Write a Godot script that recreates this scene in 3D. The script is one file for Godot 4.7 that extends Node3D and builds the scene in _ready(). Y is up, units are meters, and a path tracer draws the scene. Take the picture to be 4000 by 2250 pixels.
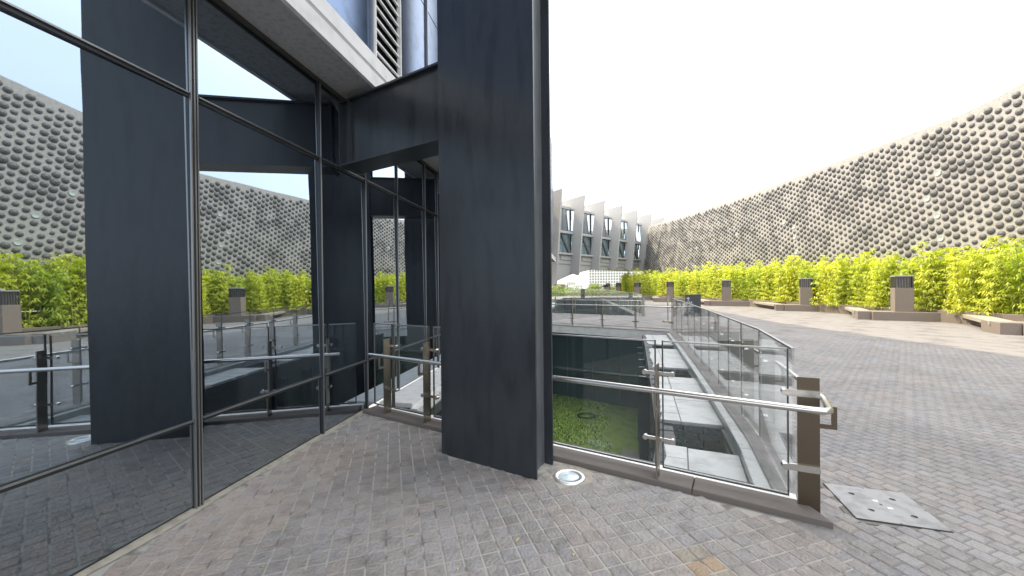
extends Node3D

# ---------------------------------------------------------------- layout
# plan points are Vector2(x right, z ahead), metres; the camera stands over (0, 0)
var rng := RandomNumberGenerator.new()
var used := {}
var M := {}
const TH := 10.1                       # bearing of the glass facade
const OFF := 2.603                     # its distance from the camera
const KB := 120.8                      # bearing of kerb, column faces and stone blocks
var fd: Vector2
var fo: Vector2                        # outward from the facade
var f0: Vector2
var ek: Vector2
var nk: Vector2
var K0 := Vector2(0.65, 3.11)          # point on the kerb's front edge
var hole1: PackedVector2Array
var hole2: PackedVector2Array
var side_pts: Array

func bearing(deg: float) -> Vector2:
	return Vector2(sin(deg_to_rad(deg)), cos(deg_to_rad(deg)))

func V(p: Vector2, y: float) -> Vector3:
	return Vector3(p.x, y, -p.y)

func FA(a: float, d: float) -> Vector2:
	return f0 + fd * a + fo * d

func KP(s: float, d: float) -> Vector2:
	return K0 + ek * s + nk * d

# ---------------------------------------------------------------- naming
func numbered(called: String) -> String:
	if not used.has(called):
		used[called] = 0
		return called
	used[called] += 1
	return "%s_%03d" % [called, used[called]]

func tag(o: Node, label: String, category: String, group := "") -> Node:
	o.set_meta("label", label)
	o.set_meta("category", category)
	if group != "":
		o.set_meta("group", group)
	return o

func thing(called: String, label: String, category: String, at := Vector3.ZERO, group := "") -> Node3D:
	var o := Node3D.new()
	o.name = numbered(called)
	add_child(o)
	o.position = at
	tag(o, label, category, group)
	return o

func mesh_node(called: String, mesh: Mesh, m: Material, parent: Node = null) -> MeshInstance3D:
	var o := MeshInstance3D.new()
	o.mesh = mesh
	o.material_override = m
	if parent == null:
		o.name = numbered(called)
		add_child(o)
	else:
		o.name = called
		parent.add_child(o, true)
	return o

func obj(called: String, st: SurfaceTool, m: Material, parent: Node = null) -> MeshInstance3D:
	if not st.has_meta("done"):
		st.generate_normals()
	return mesh_node(called, st.commit(), m, parent)

func structure(called: String, st: SurfaceTool, m: Material) -> MeshInstance3D:
	var o := obj(called, st, m)
	o.set_meta("kind", "structure")
	return o

# ---------------------------------------------------------------- shapes
func mb() -> SurfaceTool:
	var st := SurfaceTool.new()
	st.begin(Mesh.PRIMITIVE_TRIANGLES)
	st.set_smooth_group(-1)
	return st

func tri(st: SurfaceTool, a: Vector3, b: Vector3, c: Vector3, ref: Vector3) -> void:
	var n := (a - c).cross(a - b)
	if n.dot((a + b + c) / 3.0 - ref) < 0.0:
		var t := b
		b = c
		c = t
	st.add_vertex(a)
	st.add_vertex(b)
	st.add_vertex(c)

func quad(st: SurfaceTool, a: Vector3, b: Vector3, c: Vector3, d: Vector3, ref: Vector3) -> void:
	tri(st, a, b, c, ref)
	tri(st, a, c, d, ref)

func box(st: SurfaceTool, c: Vector3, ax: Vector3, ay: Vector3, az: Vector3) -> void:
	for s in [-1.0, 1.0]:
		quad(st, c + ax * s - ay - az, c + ax * s + ay - az, c + ax * s + ay + az, c + ax * s - ay + az, c)
		quad(st, c + ay * s - ax - az, c + ay * s + ax - az, c + ay * s + ax + az, c + ay * s - ax + az, c)
		quad(st, c + az * s - ay - ax, c + az * s + ay - ax, c + az * s + ay + ax, c + az * s - ay + ax, c)

# a bar from p to q in plan, between heights y0 and y1 and side offsets o0 and o1 (to its right)
func bar(st: SurfaceTool, p: Vector2, q: Vector2, y0: float, y1: float, o0: float, o1: float) -> void:
	var d := (q - p).normalized()
	var r := Vector2(d.y, -d.x)
	var c := (p + q) / 2.0 + r * (o0 + o1) / 2.0
	box(st, V(c, (y0 + y1) / 2.0), V(q - p, 0.0) / 2.0, Vector3(0, (y1 - y0) / 2.0, 0), V(r * (o1 - o0) / 2.0, 0.0))

# the same with its long top edges rounded off
func bar_soft(st: SurfaceTool, p: Vector2, q: Vector2, y0: float, y1: float, o0: float, o1: float, b: float) -> void:
	var d := (q - p).normalized()
	var r := Vector2(d.y, -d.x)
	var pts := PackedVector2Array([p + r * o0, q + r * o0, q + r * o1, p + r * o1])
	soft_prism(st, pts, y0, y1, b)

func soft_prism(st: SurfaceTool, pts: PackedVector2Array, y0: float, y1: float, b: float) -> void:
	var n := pts.size()
	var c := Vector2.ZERO
	for p in pts:
		c += p / n
	var inn := PackedVector2Array()
	for i in n:
		var e0: Vector2 = (pts[i] - pts[(i + n - 1) % n]).normalized()
		var e1: Vector2 = (pts[(i + 1) % n] - pts[i]).normalized()
		var n0 := Vector2(e0.y, -e0.x)
		var n1 := Vector2(e1.y, -e1.x)
		if n0.dot(c - pts[i]) < 0: n0 = -n0
		if n1.dot(c - pts[i]) < 0: n1 = -n1
		inn.append(pts[i] + (n0 + n1) * b / (1.0 + n0.dot(n1)))
	var ref := V(c, (y0 + y1) / 2.0)
	for i in n:
		var j := (i + 1) % n
		quad(st, V(pts[i], y0), V(pts[j], y0), V(pts[j], y1 - b), V(pts[i], y1 - b), ref)
		quad(st, V(pts[i], y1 - b), V(pts[j], y1 - b), V(inn[j], y1), V(inn[i], y1), ref)
		tri(st, V(c, y1), V(inn[i], y1), V(inn[j], y1), ref)
		tri(st, V(c, y0), V(pts[i], y0), V(pts[j], y0), ref)

func prism(st: SurfaceTool, pts: PackedVector2Array, y0: float, y1: float) -> void:
	var idx := Geometry2D.triangulate_polygon(pts)
	for k in range(0, idx.size(), 3):
		tri(st, V(pts[idx[k]], y1), V(pts[idx[k + 1]], y1), V(pts[idx[k + 2]], y1), V(pts[idx[k]], y1 - 10.0))
		if y1 > y0:
			tri(st, V(pts[idx[k]], y0), V(pts[idx[k + 1]], y0), V(pts[idx[k + 2]], y0), V(pts[idx[k]], y0 + 10.0))
	if y1 > y0:
		var area := 0.0
		var n := pts.size()
		for i in n:
			area += pts[i].cross(pts[(i + 1) % n])
		for i in n:
			var a := pts[i]
			var b := pts[(i + 1) % n]
			var e := (b - a).normalized()
			var o := Vector2(e.y, -e.x) * signf(area)
			quad(st, V(a, y0), V(b, y0), V(b, y1), V(a, y1), V((a + b) / 2.0 - o, (y0 + y1) / 2.0))

func tube(st: SurfaceTool, pts: Array, r0: float, r1: float, seg: int) -> void:
	st.set_smooth_group(1)
	var rings := []
	var n := pts.size()
	for i in n:
		var d: Vector3 = (pts[mini(i + 1, n - 1)] - pts[maxi(i - 1, 0)]).normalized()
		var u := d.cross(Vector3.UP if absf(d.y) < 0.9 else Vector3.RIGHT).normalized()
		var w := d.cross(u)
		var r := lerpf(r0, r1, float(i) / maxf(n - 1, 1))
		var ring := []
		for k in seg:
			var a := TAU * k / seg
			ring.append(pts[i] + (u * cos(a) + w * sin(a)) * r)
		rings.append(ring)
	for i in n - 1:
		for k in seg:
			var k2 := (k + 1) % seg
			quad(st, rings[i][k], rings[i][k2], rings[i + 1][k2], rings[i + 1][k], (pts[i] + pts[i + 1]) / 2.0)
	st.set_smooth_group(-1)
	for k in seg:
		tri(st, pts[0], rings[0][k], rings[0][(k + 1) % seg], pts[1])
		tri(st, pts[n - 1], rings[n - 1][k], rings[n - 1][(k + 1) % seg], pts[n - 2])

# a turned shape: profile of (radius, height along axis)
func lathe(st: SurfaceTool, base: Vector3, axis: Vector3, prof: Array, seg: int, smooth := true) -> void:
	if smooth: st.set_smooth_group(1)
	var u := axis.cross(Vector3.UP if absf(axis.y) < 0.9 else Vector3.RIGHT).normalized()
	var w := axis.cross(u)
	for i in prof.size() - 1:
		for k in seg:
			var a := TAU * k / seg
			var b := TAU * (k + 1) / seg
			var da := u * cos(a) + w * sin(a)
			var db := u * cos(b) + w * sin(b)
			var p: Vector2 = prof[i]
			var q: Vector2 = prof[i + 1]
			var e := (q - p).normalized()
			var mid := (p + q) / 2.0
			var refp := mid - Vector2(e.y, -e.x) * 0.3 * maxf(mid.x, 0.001)
			var ref := base + axis * refp.y + (da + db).normalized() * refp.x
			if q.x < 1e-5:
				tri(st, base + axis * p.y + da * p.x, base + axis * p.y + db * p.x, base + axis * q.y, ref)
			elif p.x < 1e-5:
				tri(st, base + axis * p.y, base + axis * q.y + da * q.x, base + axis * q.y + db * q.x, ref)
			else:
				quad(st, base + axis * p.y + da * p.x, base + axis * p.y + db * p.x, base + axis * q.y + db * q.x, base + axis * q.y + da * q.x, ref)
	st.set_smooth_group(-1)

# ---------------------------------------------------------------- materials
func lin(r: float, g: float, b: float) -> Color:
	return Color(r, g, b).linear_to_srgb()

func noise_image(seed_: int, freq: float, octaves: int, size := 256, kind := FastNoiseLite.TYPE_SIMPLEX_SMOOTH) -> Image:
	var n := FastNoiseLite.new()
	n.seed = seed_
	n.noise_type = kind
	n.frequency = freq
	n.fractal_octaves = octaves
	return n.get_seamless_image(size, size)

# grey noise between two linear brightnesses, as a texture that multiplies the colour
func tone(seed_: int, freq: float, octaves: int, lo: float, hi: float, size := 256, sharp := 1.0) -> ImageTexture:
	var im := noise_image(seed_, freq, octaves, size)
	var out := Image.create(size, size, false, Image.FORMAT_RGB8)
	for y in size:
		for x in size:
			var v := clampf((im.get_pixel(x, y).r - 0.5) * sharp + 0.5, 0.0, 1.0)
			var l := lerpf(lo, hi, v)
			out.set_pixel(x, y, Color(l, l, l).linear_to_srgb())
	out.generate_mipmaps()
	return ImageTexture.create_from_image(out)

func bumps(seed_: int, freq: float, octaves: int, strength: float, size := 256) -> ImageTexture:
	var im := noise_image(seed_, freq, octaves, size)
	im.convert(Image.FORMAT_RGBA8)
	im.bump_map_to_normal_map(strength)
	return ImageTexture.create_from_image(im)

func mat(called: String, c: Color, rough: float, metal := 0.0) -> StandardMaterial3D:
	var m := StandardMaterial3D.new()
	m.resource_name = called
	m.albedo_color = c
	m.roughness = rough
	m.metallic = metal
	M[called] = m
	return m

func cover(m: StandardMaterial3D, tex: Texture2D, metres: float, normal: Texture2D = null, strength := 0.5) -> StandardMaterial3D:
	m.albedo_texture = tex
	m.uv1_triplanar = true
	m.uv1_world_triplanar = true
	m.uv1_scale = Vector3.ONE / metres
	if normal:
		m.normal_enabled = true
		m.normal_texture = normal
		m.normal_scale = strength
	return m

func make_materials() -> void:
	var grain := tone(3, 0.05, 4, 0.72, 1.28)
	var blotch := tone(7, 0.012, 5, 0.70, 1.25, 256, 1.5)
	var speck := tone(11, 0.16, 3, 0.62, 1.35, 256, 1.3)
	var streak := tone(19, 0.02, 5, 0.8, 1.2)
	var rough_n := bumps(23, 0.06, 4, 6.0)
	var fine_n := bumps(29, 0.12, 3, 4.0)
	cover(mat("ground", lin(0.222, 0.208, 0.20), 0.85), blotch, 2.3, fine_n, 0.3)
	cover(mat("joint_light", lin(0.37, 0.35, 0.315), 0.95), tone(59, 0.02, 5, 0.45, 1.4, 256, 1.8), 0.9)
	var pv := cover(mat("paver", Color.WHITE, 0.72), tone(53, 0.02, 5, 0.80, 1.18, 256, 1.5), 0.83, fine_n, 0.5)
	pv.vertex_color_use_as_albedo = true
	cover(mat("mortar", lin(0.36, 0.33, 0.27), 0.95), blotch, 0.4, rough_n, 0.5)
	cover(mat("kerb_granite", lin(0.158, 0.137, 0.122), 0.75), speck, 0.12, fine_n, 0.3)
	cover(mat("deck_stone", lin(0.36, 0.375, 0.375), 0.32), blotch, 1.1, rough_n, 0.12)
	cover(mat("slate", lin(0.050, 0.052, 0.056), 0.55), tone(31, 0.04, 5, 0.5, 1.9), 0.5, rough_n, 1.0)
	cover(mat("block_stone", lin(0.235, 0.195, 0.165), 0.85), grain, 0.5, fine_n, 0.3)
	cover(mat("bench_stone", lin(0.36, 0.32, 0.26), 0.8), grain, 0.6)
	cover(mat("wall_concrete", lin(0.385, 0.368, 0.343), 0.9), grain, 2.0, fine_n, 0.2)
	mat("knob", lin(0.098, 0.096, 0.096), 0.55)
	mat("knob_disc", lin(0.40, 0.44, 0.41), 0.4)
	cover(mat("white_panel", lin(0.80, 0.79, 0.77), 0.5), streak, 1.6)
	cover(mat("steel_paint", lin(0.032, 0.037, 0.043), 0.30), tone(41, 0.02, 5, 0.62, 1.45, 256, 1.6), 1.0, fine_n, 0.03)
	M["steel_paint"].uv1_scale = Vector3(1.3, 0.22, 1.3)
	cover(mat("web_grey", lin(0.105, 0.115, 0.12), 0.35), tone(42, 0.03, 5, 0.7, 1.3, 256, 1.5), 1.0)  # column webs, a paler grey than the flanges
	M["web_grey"].uv1_scale = Vector3(2.0, 0.3, 2.0)
	cover(mat("soffit_paint", lin(0.44, 0.44, 0.445), 0.7), grain, 0.9)
	mat("aluminium", lin(0.36, 0.36, 0.35), 0.36, 0.85)
	cover(mat("stainless", lin(0.58, 0.56, 0.53), 0.27, 1.0), tone(43, 0.1, 2, 0.9, 1.08), 0.3)
	mat("frame_dark", lin(0.035, 0.04, 0.045), 0.4, 0.3)
	mat("plate_steel", lin(0.33, 0.30, 0.255), 0.30, 1.0)
	mat("steel_dark_reflection", lin(0.15, 0.122, 0.09), 0.32, 0.9)  # end post only: a dark reflection put into the steel's colour
	mat("edge_dark", lin(0.07, 0.07, 0.065), 0.5, 0.3)
	mat("mirror_glass", lin(0.37, 0.435, 0.505), 0.012, 0.985)
	M["mirror_glass"].normal_enabled = true
	M["mirror_glass"].normal_texture = bumps(61, 0.008, 2, 3.0)
	M["mirror_glass"].normal_scale = 0.02
	M["mirror_glass"].uv1_triplanar = true
	M["mirror_glass"].uv1_world_triplanar = true
	M["mirror_glass"].uv1_scale = Vector3.ONE / 2.4
	mat("spandrel_glass", lin(0.37, 0.42, 0.47), 0.03, 1.0)
	cover(mat("blue_glass", lin(0.105, 0.155, 0.25), 0.16, 1.0), tone(47, 0.02, 5, 0.55, 1.5), 1.3)
	mat("court_glass", lin(0.026, 0.038, 0.056), 0.08, 0.0)
	var g := mat("rail_glass", Color(0.72, 0.86, 0.82, 0.10), 0.0)
	g.transparency = BaseMaterial3D.TRANSPARENCY_ALPHA
	g.albedo_color = Color(0.74, 0.90, 0.87, 0.02)
	mat("interior_dark", lin(0.02, 0.02, 0.023), 0.8)
	cover(mat("lawn_soil", lin(0.15, 0.22, 0.035), 0.95), blotch, 1.2)
	mat("grass_blade", Color.WHITE, 0.8).vertex_color_use_as_albedo = true
	cover(mat("gravel_bed", lin(0.20, 0.185, 0.165), 0.95), speck, 0.25, rough_n, 1.0)
	mat("bamboo_culm", lin(0.30, 0.30, 0.09), 0.5)
	var leaf := mat("bamboo_leaf", Color.WHITE, 0.55)
	leaf.vertex_color_use_as_albedo = true
	leaf.backlight_enabled = true
	leaf.backlight = Color(0.9, 0.95, 0.3)
	leaf.cull_mode = BaseMaterial3D.CULL_DISABLED
	mat("trunk_bark", lin(0.10, 0.08, 0.06), 0.9)
	cover(mat("fin_concrete", lin(0.42, 0.415, 0.405), 0.7), grain, 1.5)
	mat("dark_steel", lin(0.15, 0.15, 0.15), 0.55, 0.2)
	mat("bridge_glass", lin(0.50, 0.56, 0.58), 0.04, 0.9)
	mat("bridge_glass_low", lin(0.42, 0.58, 0.63), 0.12, 0.85)
	mat("lantern_dark", lin(0.060, 0.056, 0.054), 0.5)
	mat("lantern_core", lin(0.33, 0.31, 0.29), 0.6)
	mat("sign_board", lin(0.062, 0.064, 0.07), 0.5)
	mat("sign_print", lin(0.75, 0.76, 0.76), 0.6)
	mat("cover_plate", lin(0.265, 0.262, 0.262), 0.45, 0.3)
	cover(M["cover_plate"], blotch, 0.5)
	mat("lens_glass", lin(0.62, 0.72, 0.76), 0.08)
	mat("ring_steel", lin(0.66, 0.66, 0.65), 0.3, 0.7)
	mat("city_white", lin(0.72, 0.69, 0.66), 0.8)
	mat("city_rose", lin(0.62, 0.48, 0.42), 0.8)
	mat("city_window", lin(0.22, 0.22, 0.24), 0.4)
	mat("far_earth", lin(0.12, 0.15, 0.05), 0.95)
	mat("dry_leaf", lin(0.42, 0.35, 0.16), 0.8)
	mat("person", Color.WHITE, 0.8).vertex_color_use_as_albedo = true
	mat("umbrella_cloth", lin(0.02, 0.02, 0.022), 0.7)
	mat("hose", lin(0.015, 0.015, 0.015), 0.5)

# ---------------------------------------------------------------- start
func _ready() -> void:
	rng.seed = 4
	var cam := Camera3D.new()
	cam.name = "camera"
	cam.position = Vector3(0, 1.5, 0)
	cam.rotation_degrees = Vector3(-0.287, 0, -0.555)
	cam.fov = 73.97
	cam.near = 0.05
	cam.far = 2000.0
	add_child(cam)
	cam.current = true
	var sun_from := bearing(-57.0)
	var sun_up := deg_to_rad(52.0)
	var from := Vector3(sun_from.x * cos(sun_up), sin(sun_up), -sun_from.y * cos(sun_up))
	var sky_m := PanoramaSkyMaterial.new()
	sky_m.panorama = hazy_sky(from)
	var sky := Sky.new()
	sky.sky_material = sky_m
	var env := Environment.new()
	env.background_mode = Environment.BG_SKY
	env.sky = sky
	env.tonemap_mode = Environment.TONE_MAPPER_LINEAR
	env.tonemap_exposure = 2.5
	env.sdfgi_enabled = true
	env.ssao_enabled = true
	env.ssil_enabled = true
	var we := WorldEnvironment.new()
	we.name = "world_environment"
	we.environment = env
	add_child(we)
	var sun := DirectionalLight3D.new()
	sun.name = "sun"
	sun.light_energy = 0.75
	sun.light_color = Color(1.0, 0.93, 0.80)
	sun.light_angular_distance = 0.6
	sun.shadow_enabled = true
	add_child(sun)
	sun.look_at_from_position(from * 50.0, Vector3.ZERO)

	fd = bearing(TH)
	fo = Vector2(fd.y, -fd.x)
	f0 = -fo * OFF
	ek = bearing(KB)
	nk = Vector2(-ek.y, ek.x)
	side_pts = [Vector2(1.875, 2.545), Vector2(2.374, 3.68), Vector2(3.30, 6.45), Vector2(4.24, 9.36), Vector2(5.12, 12.2)]
	make_materials()
	build_ground()
	build_facade()
	build_upper_storey()
	build_columns()
	build_courtyard()
	build_railings()
	build_pavers()
	build_small_ground_things()
	build_knob_wall()
	build_blocks()
	build_bamboo()
	build_footbridge()
	build_far_plaza()
	build_city()

# hazy daylight: whitest round the sun and along the horizon, pale blue opposite
func hazy_sky(from: Vector3) -> ImageTexture:
	var w := 256
	var h := 128
	var im := Image.create(w, h, false, Image.FORMAT_RGBF)
	var n := FastNoiseLite.new()
	n.seed = 2
	n.frequency = 1.1
	n.fractal_octaves = 4
	for y in h:
		var up := (0.5 - (y + 0.5) / h) * PI
		for x in w:
			var az := (x + 0.5) / w * TAU
			var d := Vector3(sin(az) * cos(up), sin(up), -cos(az) * cos(up))
			var k := clampf(0.12 + 0.88 * d.dot(from), 0.0, 1.0)
			k = maxf(k, pow(1.0 - absf(sin(up)), 9.0) * 0.6)
			k = clampf(k + 0.14 * n.get_noise_3d(d.x, d.y * 2.0, d.z), 0.0, 1.0)
			var c := Color(0.72, 0.80, 0.93).lerp(Color(1.85, 1.81, 1.76), k)
			if up < 0.0:
				c = c.lerp(Color(0.45, 0.44, 0.42), clampf(-up * 6.0, 0.0, 1.0))
			im.set_pixel(x, y, c)
	return ImageTexture.create_from_image(im)

# ---------------------------------------------------------------- ground
func build_ground() -> void:
	var fl := FA(15.6, -0.05)
	hole1 = PackedVector2Array([FA(4.35, -0.05), KP(1.24, 0.32), side_pts[1] + Vector2(-0.10, 0.03), side_pts[2] + Vector2(-0.10, 0.03), side_pts[3] + Vector2(-0.10, 0.03), Vector2(5.0, 12.25), fl])
	hole2 = PackedVector2Array([Vector2(6.1, 18.6), Vector2(10.2, 44.5), Vector2(6.3, 46.8), FA(34.0, 0.0), FA(21.8, 0.0)])
	var split: Array = [Vector2(2.0, -40.0), Vector2(1.2, 3.6), Vector2(3.0, 12.0), Vector2(6.0, 25.0), Vector2(8.0, 54.0)]
	var left := PackedVector2Array([Vector2(-45, -40), Vector2(-45, 54)])
	var right := PackedVector2Array([Vector2(40, 54), Vector2(40, -40)])
	for i in split.size():
		left.append(split[split.size() - 1 - i])
		right.append(split[i])
	var st := mb()
	for half in [left, right]:
		var parts: Array = [half]
		for h in [hole1, hole2]:
			var next: Array = []
			for p in parts:
				for q in Geometry2D.clip_polygons(p, h):
					next.append(q)
			parts = next
		for p in parts:
			prism(st, p, -0.008, -0.008)
	structure("plaza_ground", st, M["ground"])
	# light sand joints of the sheltered paving next to the glass
	st = mb()
	prism(st, PackedVector2Array([FA(-1.5, 0.03), FA(4.2, 0.03), KP(1.30, -0.03), KP(1.55, -0.25), Vector2(2.0, 1.2), Vector2(1.4, -1.5)]), -0.005, -0.005)
	structure("joint_sand", st, M["joint_light"])
	# terrain below the raised plaza
	st = mb()
	prism(st, PackedVector2Array([Vector2(-600, 40), Vector2(-600, 900), Vector2(900, 900), Vector2(900, 40)]), -5.0, -5.0)
	structure("terrain", st, M["far_earth"])
	st = mb()
	bar(st, Vector2(-45, 54), Vector2(40, 54), -5.0, -0.02, -0.3, -0.02)
	structure("plaza_edge_wall", st, M["block_stone"])

func in_hole(p: Vector2) -> bool:
	return Geometry2D.is_point_in_polygon(p, hole1)

# ---------------------------------------------------------------- glass facade
func build_facade() -> void:
	var t := thing("glass_facade", "long dark mirrored glass facade with metal mullions at the photo's left", "glass facade", V(FA(4, 0), 0))
	var o := t.position
	var edges: Array = [-1.7, -0.4, 0.9, 2.2, 3.505, 4.33, 5.165, 6.17, 6.75]
	while edges[edges.size() - 1] < 34.0:
		edges.append(edges[edges.size() - 1] + 1.0)
	var turns := {2: 0.85, 3: -0.35}
	var rows := [[0.02, 0.60], [0.60, 2.82], [2.82, 3.62]]
	for i in edges.size() - 1:
		var a0: float = edges[i]
		var a1: float = edges[i + 1]
		for r in rows.size():
			var dth: float = turns.get(i, rng.randf_range(-0.12, 0.12))
			if r != 1 and i > 3: dth = rng.randf_range(-0.2, 0.2)
			var d := bearing(TH + dth)
			var n2 := Vector2(d.y, -d.x)
			var lean := deg_to_rad(0.45)
			var nn := V(n2, 0.0) * cos(lean) + Vector3.UP * sin(lean)
			var up := Vector3.UP * cos(lean) - V(n2, 0.0) * sin(lean)
			var y0: float = rows[r][0]
			var y1: float = rows[r][1]
			var st := mb()
			box(st, V(FA((a0 + a1) / 2.0, -0.012), (y0 + y1) / 2.0) - o, V(d, 0.0) * ((a1 - a0) / 2.0 - 0.008), up * ((y1 - y0) / 2.0 - 0.008), nn * 0.006)
			obj("pane", st, M["spandrel_glass"] if r == 0 else M["mirror_glass"], t)
	# mullions: a dark profile with thin bright caps
	for i in edges.size():
		var a: float = edges[i]
		var st := mb()
		var wide := 0.031 if i == 3 else 0.015
		bar(st, FA(a - wide, 0), FA(a + wide, 0), 0.0, 3.62, -0.045, 0.008)
		var mu := obj("mullion", shifted(st, o), M["frame_dark"], t)
		st = mb()
		if i == 3:
			for s in [-0.024, 0.0, 0.020]:
				bar(st, FA(a + s - 0.0045, 0), FA(a + s + 0.0045, 0), 0.0, 3.62, 0.009, 0.024)
		else:
			bar(st, FA(a - 0.0045, 0), FA(a + 0.0045, 0), 0.0, 3.62, 0.009, 0.020)
		obj("cap", shifted(st, o), M["aluminium"], mu)
	for y in [0.60, 2.82]:
		for i in edges.size() - 1:
			var p := FA(edges[i] + 0.034, 0)
			var q := FA(edges[i + 1] - 0.034, 0)
			var st := mb()
			bar(st, p, q, y - 0.019, y + 0.019, -0.04, 0.007)
			var tm := obj("transom", shifted(st, o), M["frame_dark"], t)
			st = mb()
			bar(st, p, q, y + 0.002, y + 0.012, 0.008, 0.021)
			obj("cap", shifted(st, o), M["aluminium"], tm)
	var st := mb()
	bar(st, FA(-1.7, -0.08), FA(34, -0.08), -0.02, 3.7, -0.02, 0.0)
	obj("backing_wall", shifted(st, o), M["interior_dark"], t)
	st = mb()
	bar(st, FA(-1.7, -0.03), FA(4.32, -0.03), -0.02, 0.02, 0.0, 0.02)
	obj("base_channel", shifted(st, o), M["edge_dark"], t)
	# cement fillet between glass and paving
	st = mb()
	var n := 40
	for i in n:
		var a := lerpf(-1.7, 4.3, float(i) / n)
		var b := lerpf(-1.7, 4.3, float(i + 1) / n)
		var wa := 0.052 + 0.012 * sin(a * 7.1) + 0.006 * sin(a * 23.0)
		var wb := 0.052 + 0.012 * sin(b * 7.1) + 0.006 * sin(b * 23.0)
		quad(st, V(FA(a, -0.01), 0.012), V(FA(b, -0.01), 0.012), V(FA(b, wb), 0.001), V(FA(a, wa), 0.001), V(FA(a, 0), -5))
	structure("cement_fillet", st, M["mortar"])
	# white ledge along the glass where the courtyard drops
	var l := thing("facade_ledge", "white sheet-metal ledge along the foot of the glass above the courtyard", "ledge", V(FA(8, 0.2), 0))
	st = mb()
	bar(st, FA(4.62, 0.0), FA(34, 0.0), -0.06, 0.0, 0.0, 0.46)
	obj("top_sheet", shifted(st, l.position), M["white_panel"], l)
	st = mb()
	bar(st, FA(4.55, 0.46), FA(34, 0.46), -0.22, -0.05, 0.0, 0.10)
	obj("gutter", shifted(st, l.position), M["white_panel"], l)
	st = mb()
	bar(st, FA(4.55, 0.56), FA(34, 0.56), -0.30, -0.16, 0.0, 0.03)
	obj("drip_edge", shifted(st, l.position), M["aluminium"], l)

# moves what a SurfaceTool holds so that it is relative to a thing's base
func shifted(st: SurfaceTool, o: Vector3) -> SurfaceTool:
	st.generate_normals()
	var out := SurfaceTool.new()
	out.begin(Mesh.PRIMITIVE_TRIANGLES)
	out.append_from(st.commit(), 0, Transform3D(Basis(), -o))
	out.set_meta("done", true)
	return out

# ---------------------------------------------------------------- upper storey
func build_upper_storey() -> void:
	var t := thing("upper_storey", "overhanging upper storey with grey soffit, white fascia and blue windows", "building", V(FA(4, 0), 3.62))
	var o := t.position
	var st := mb()
	bar(st, FA(-6, 0), FA(34, 0), 3.62, 3.70, -0.05, 0.47)
	obj("soffit", shifted(st, o), M["soffit_paint"], t)
	st = mb()
	bar(st, FA(-6, 0), FA(34, 0), 3.585, 3.62, 0.0, 0.03)
	obj("head_trim", shifted(st, o), M["edge_dark"], t)
	st = mb()
	bar(st, FA(-6, 0), FA(34, 0), 3.60, 3.745, 0.47, 0.51)
	obj("fascia", shifted(st, o), M["white_panel"], t)
	st = mb()
	bar(st, FA(-6, 0), FA(34, 0), 3.745, 3.765, 0.44, 0.475)
	obj("shadow_gap", shifted(st, o), M["edge_dark"], t)
	st = mb()
	bar(st, FA(-6, 0), FA(34, 0), 3.765, 3.80, 0.44, 0.49)
	obj("fascia", shifted(st, o), M["fin_concrete"], t)
	st = mb()
	bar(st, FA(-6, 0), FA(34, 0), 3.80, 3.95, 0.40, 0.495)
	obj("fascia", shifted(st, o), M["white_panel"], t)
	var edges: Array = [0.6, 1.8, 3.0, 3.82, 4.46, 5.34, 6.2]
	while edges[edges.size() - 1] < 33.0:
		edges.append(edges[edges.size() - 1] + 1.0)
	for i in edges.size() - 1:
		var a: float = edges[i]
		var b: float = edges[i + 1]
		if i == 3:
			var y := 3.97
			while y < 8.0:
				st = mb()
				var p := FA(a + 0.035, 0.415)
				var q := FA(b - 0.035, 0.415)
				var c := V((p + q) / 2.0, y)
				box(st, c - o, V(q - p, 0) / 2.0, Vector3(0, 0.011, 0), V(fo, 0) * 0.012)
				obj("louvre_slat", st, M["white_panel"], t)
				y += 0.125
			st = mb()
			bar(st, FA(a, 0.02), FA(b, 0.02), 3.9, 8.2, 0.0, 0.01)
			obj("louvre_shade_backing", shifted(st, o), M["dark_steel"], t)  # dark sheet whose colour stands in for shade between the slats
			st = mb()
			bar(st, FA(a + 0.012, 0.40), FA(a + 0.034, 0.40), 3.95, 8.2, 0.0, 0.05)
			bar(st, FA(b - 0.034, 0.40), FA(b - 0.012, 0.40), 3.95, 8.2, 0.0, 0.05)
			obj("louvre_frame", shifted(st, o), M["white_panel"], t)
		else:
			for r in [[3.95, 5.6], [5.6, 8.2], [8.2, 11.0], [11.0, 13.5]]:
				st = mb()
				bar(st, FA(a + 0.012, 0.39), FA(b - 0.012, 0.39), r[0] + 0.01, r[1] - 0.01, 0.0, 0.012)
				obj("upper_pane", shifted(st, o), M["blue_glass"], t)
		st = mb()
		bar(st, FA(a - 0.01, 0.38), FA(a + 0.01, 0.38), 3.95, 13.5, 0.0, 0.05)
		obj("upper_mullion", shifted(st, o), M["aluminium"], t)
	st = mb()
	bar(st, FA(-6, 0.0), FA(34, 0.0), 3.75, 13.9, -14.0, 0.0)
	obj("building_mass", shifted(st, o), M["interior_dark"], t)
	# roof whose straight eave shades the plaza
	st = mb()
	prism(st, PackedVector2Array([Vector2(0.55, -22), Vector2(0.75, 36), FA(34, -13), FA(-20, -13)]), 13.9, 14.5)
	obj("roof", shifted(st, o), M["soffit_paint"], t)

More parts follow.
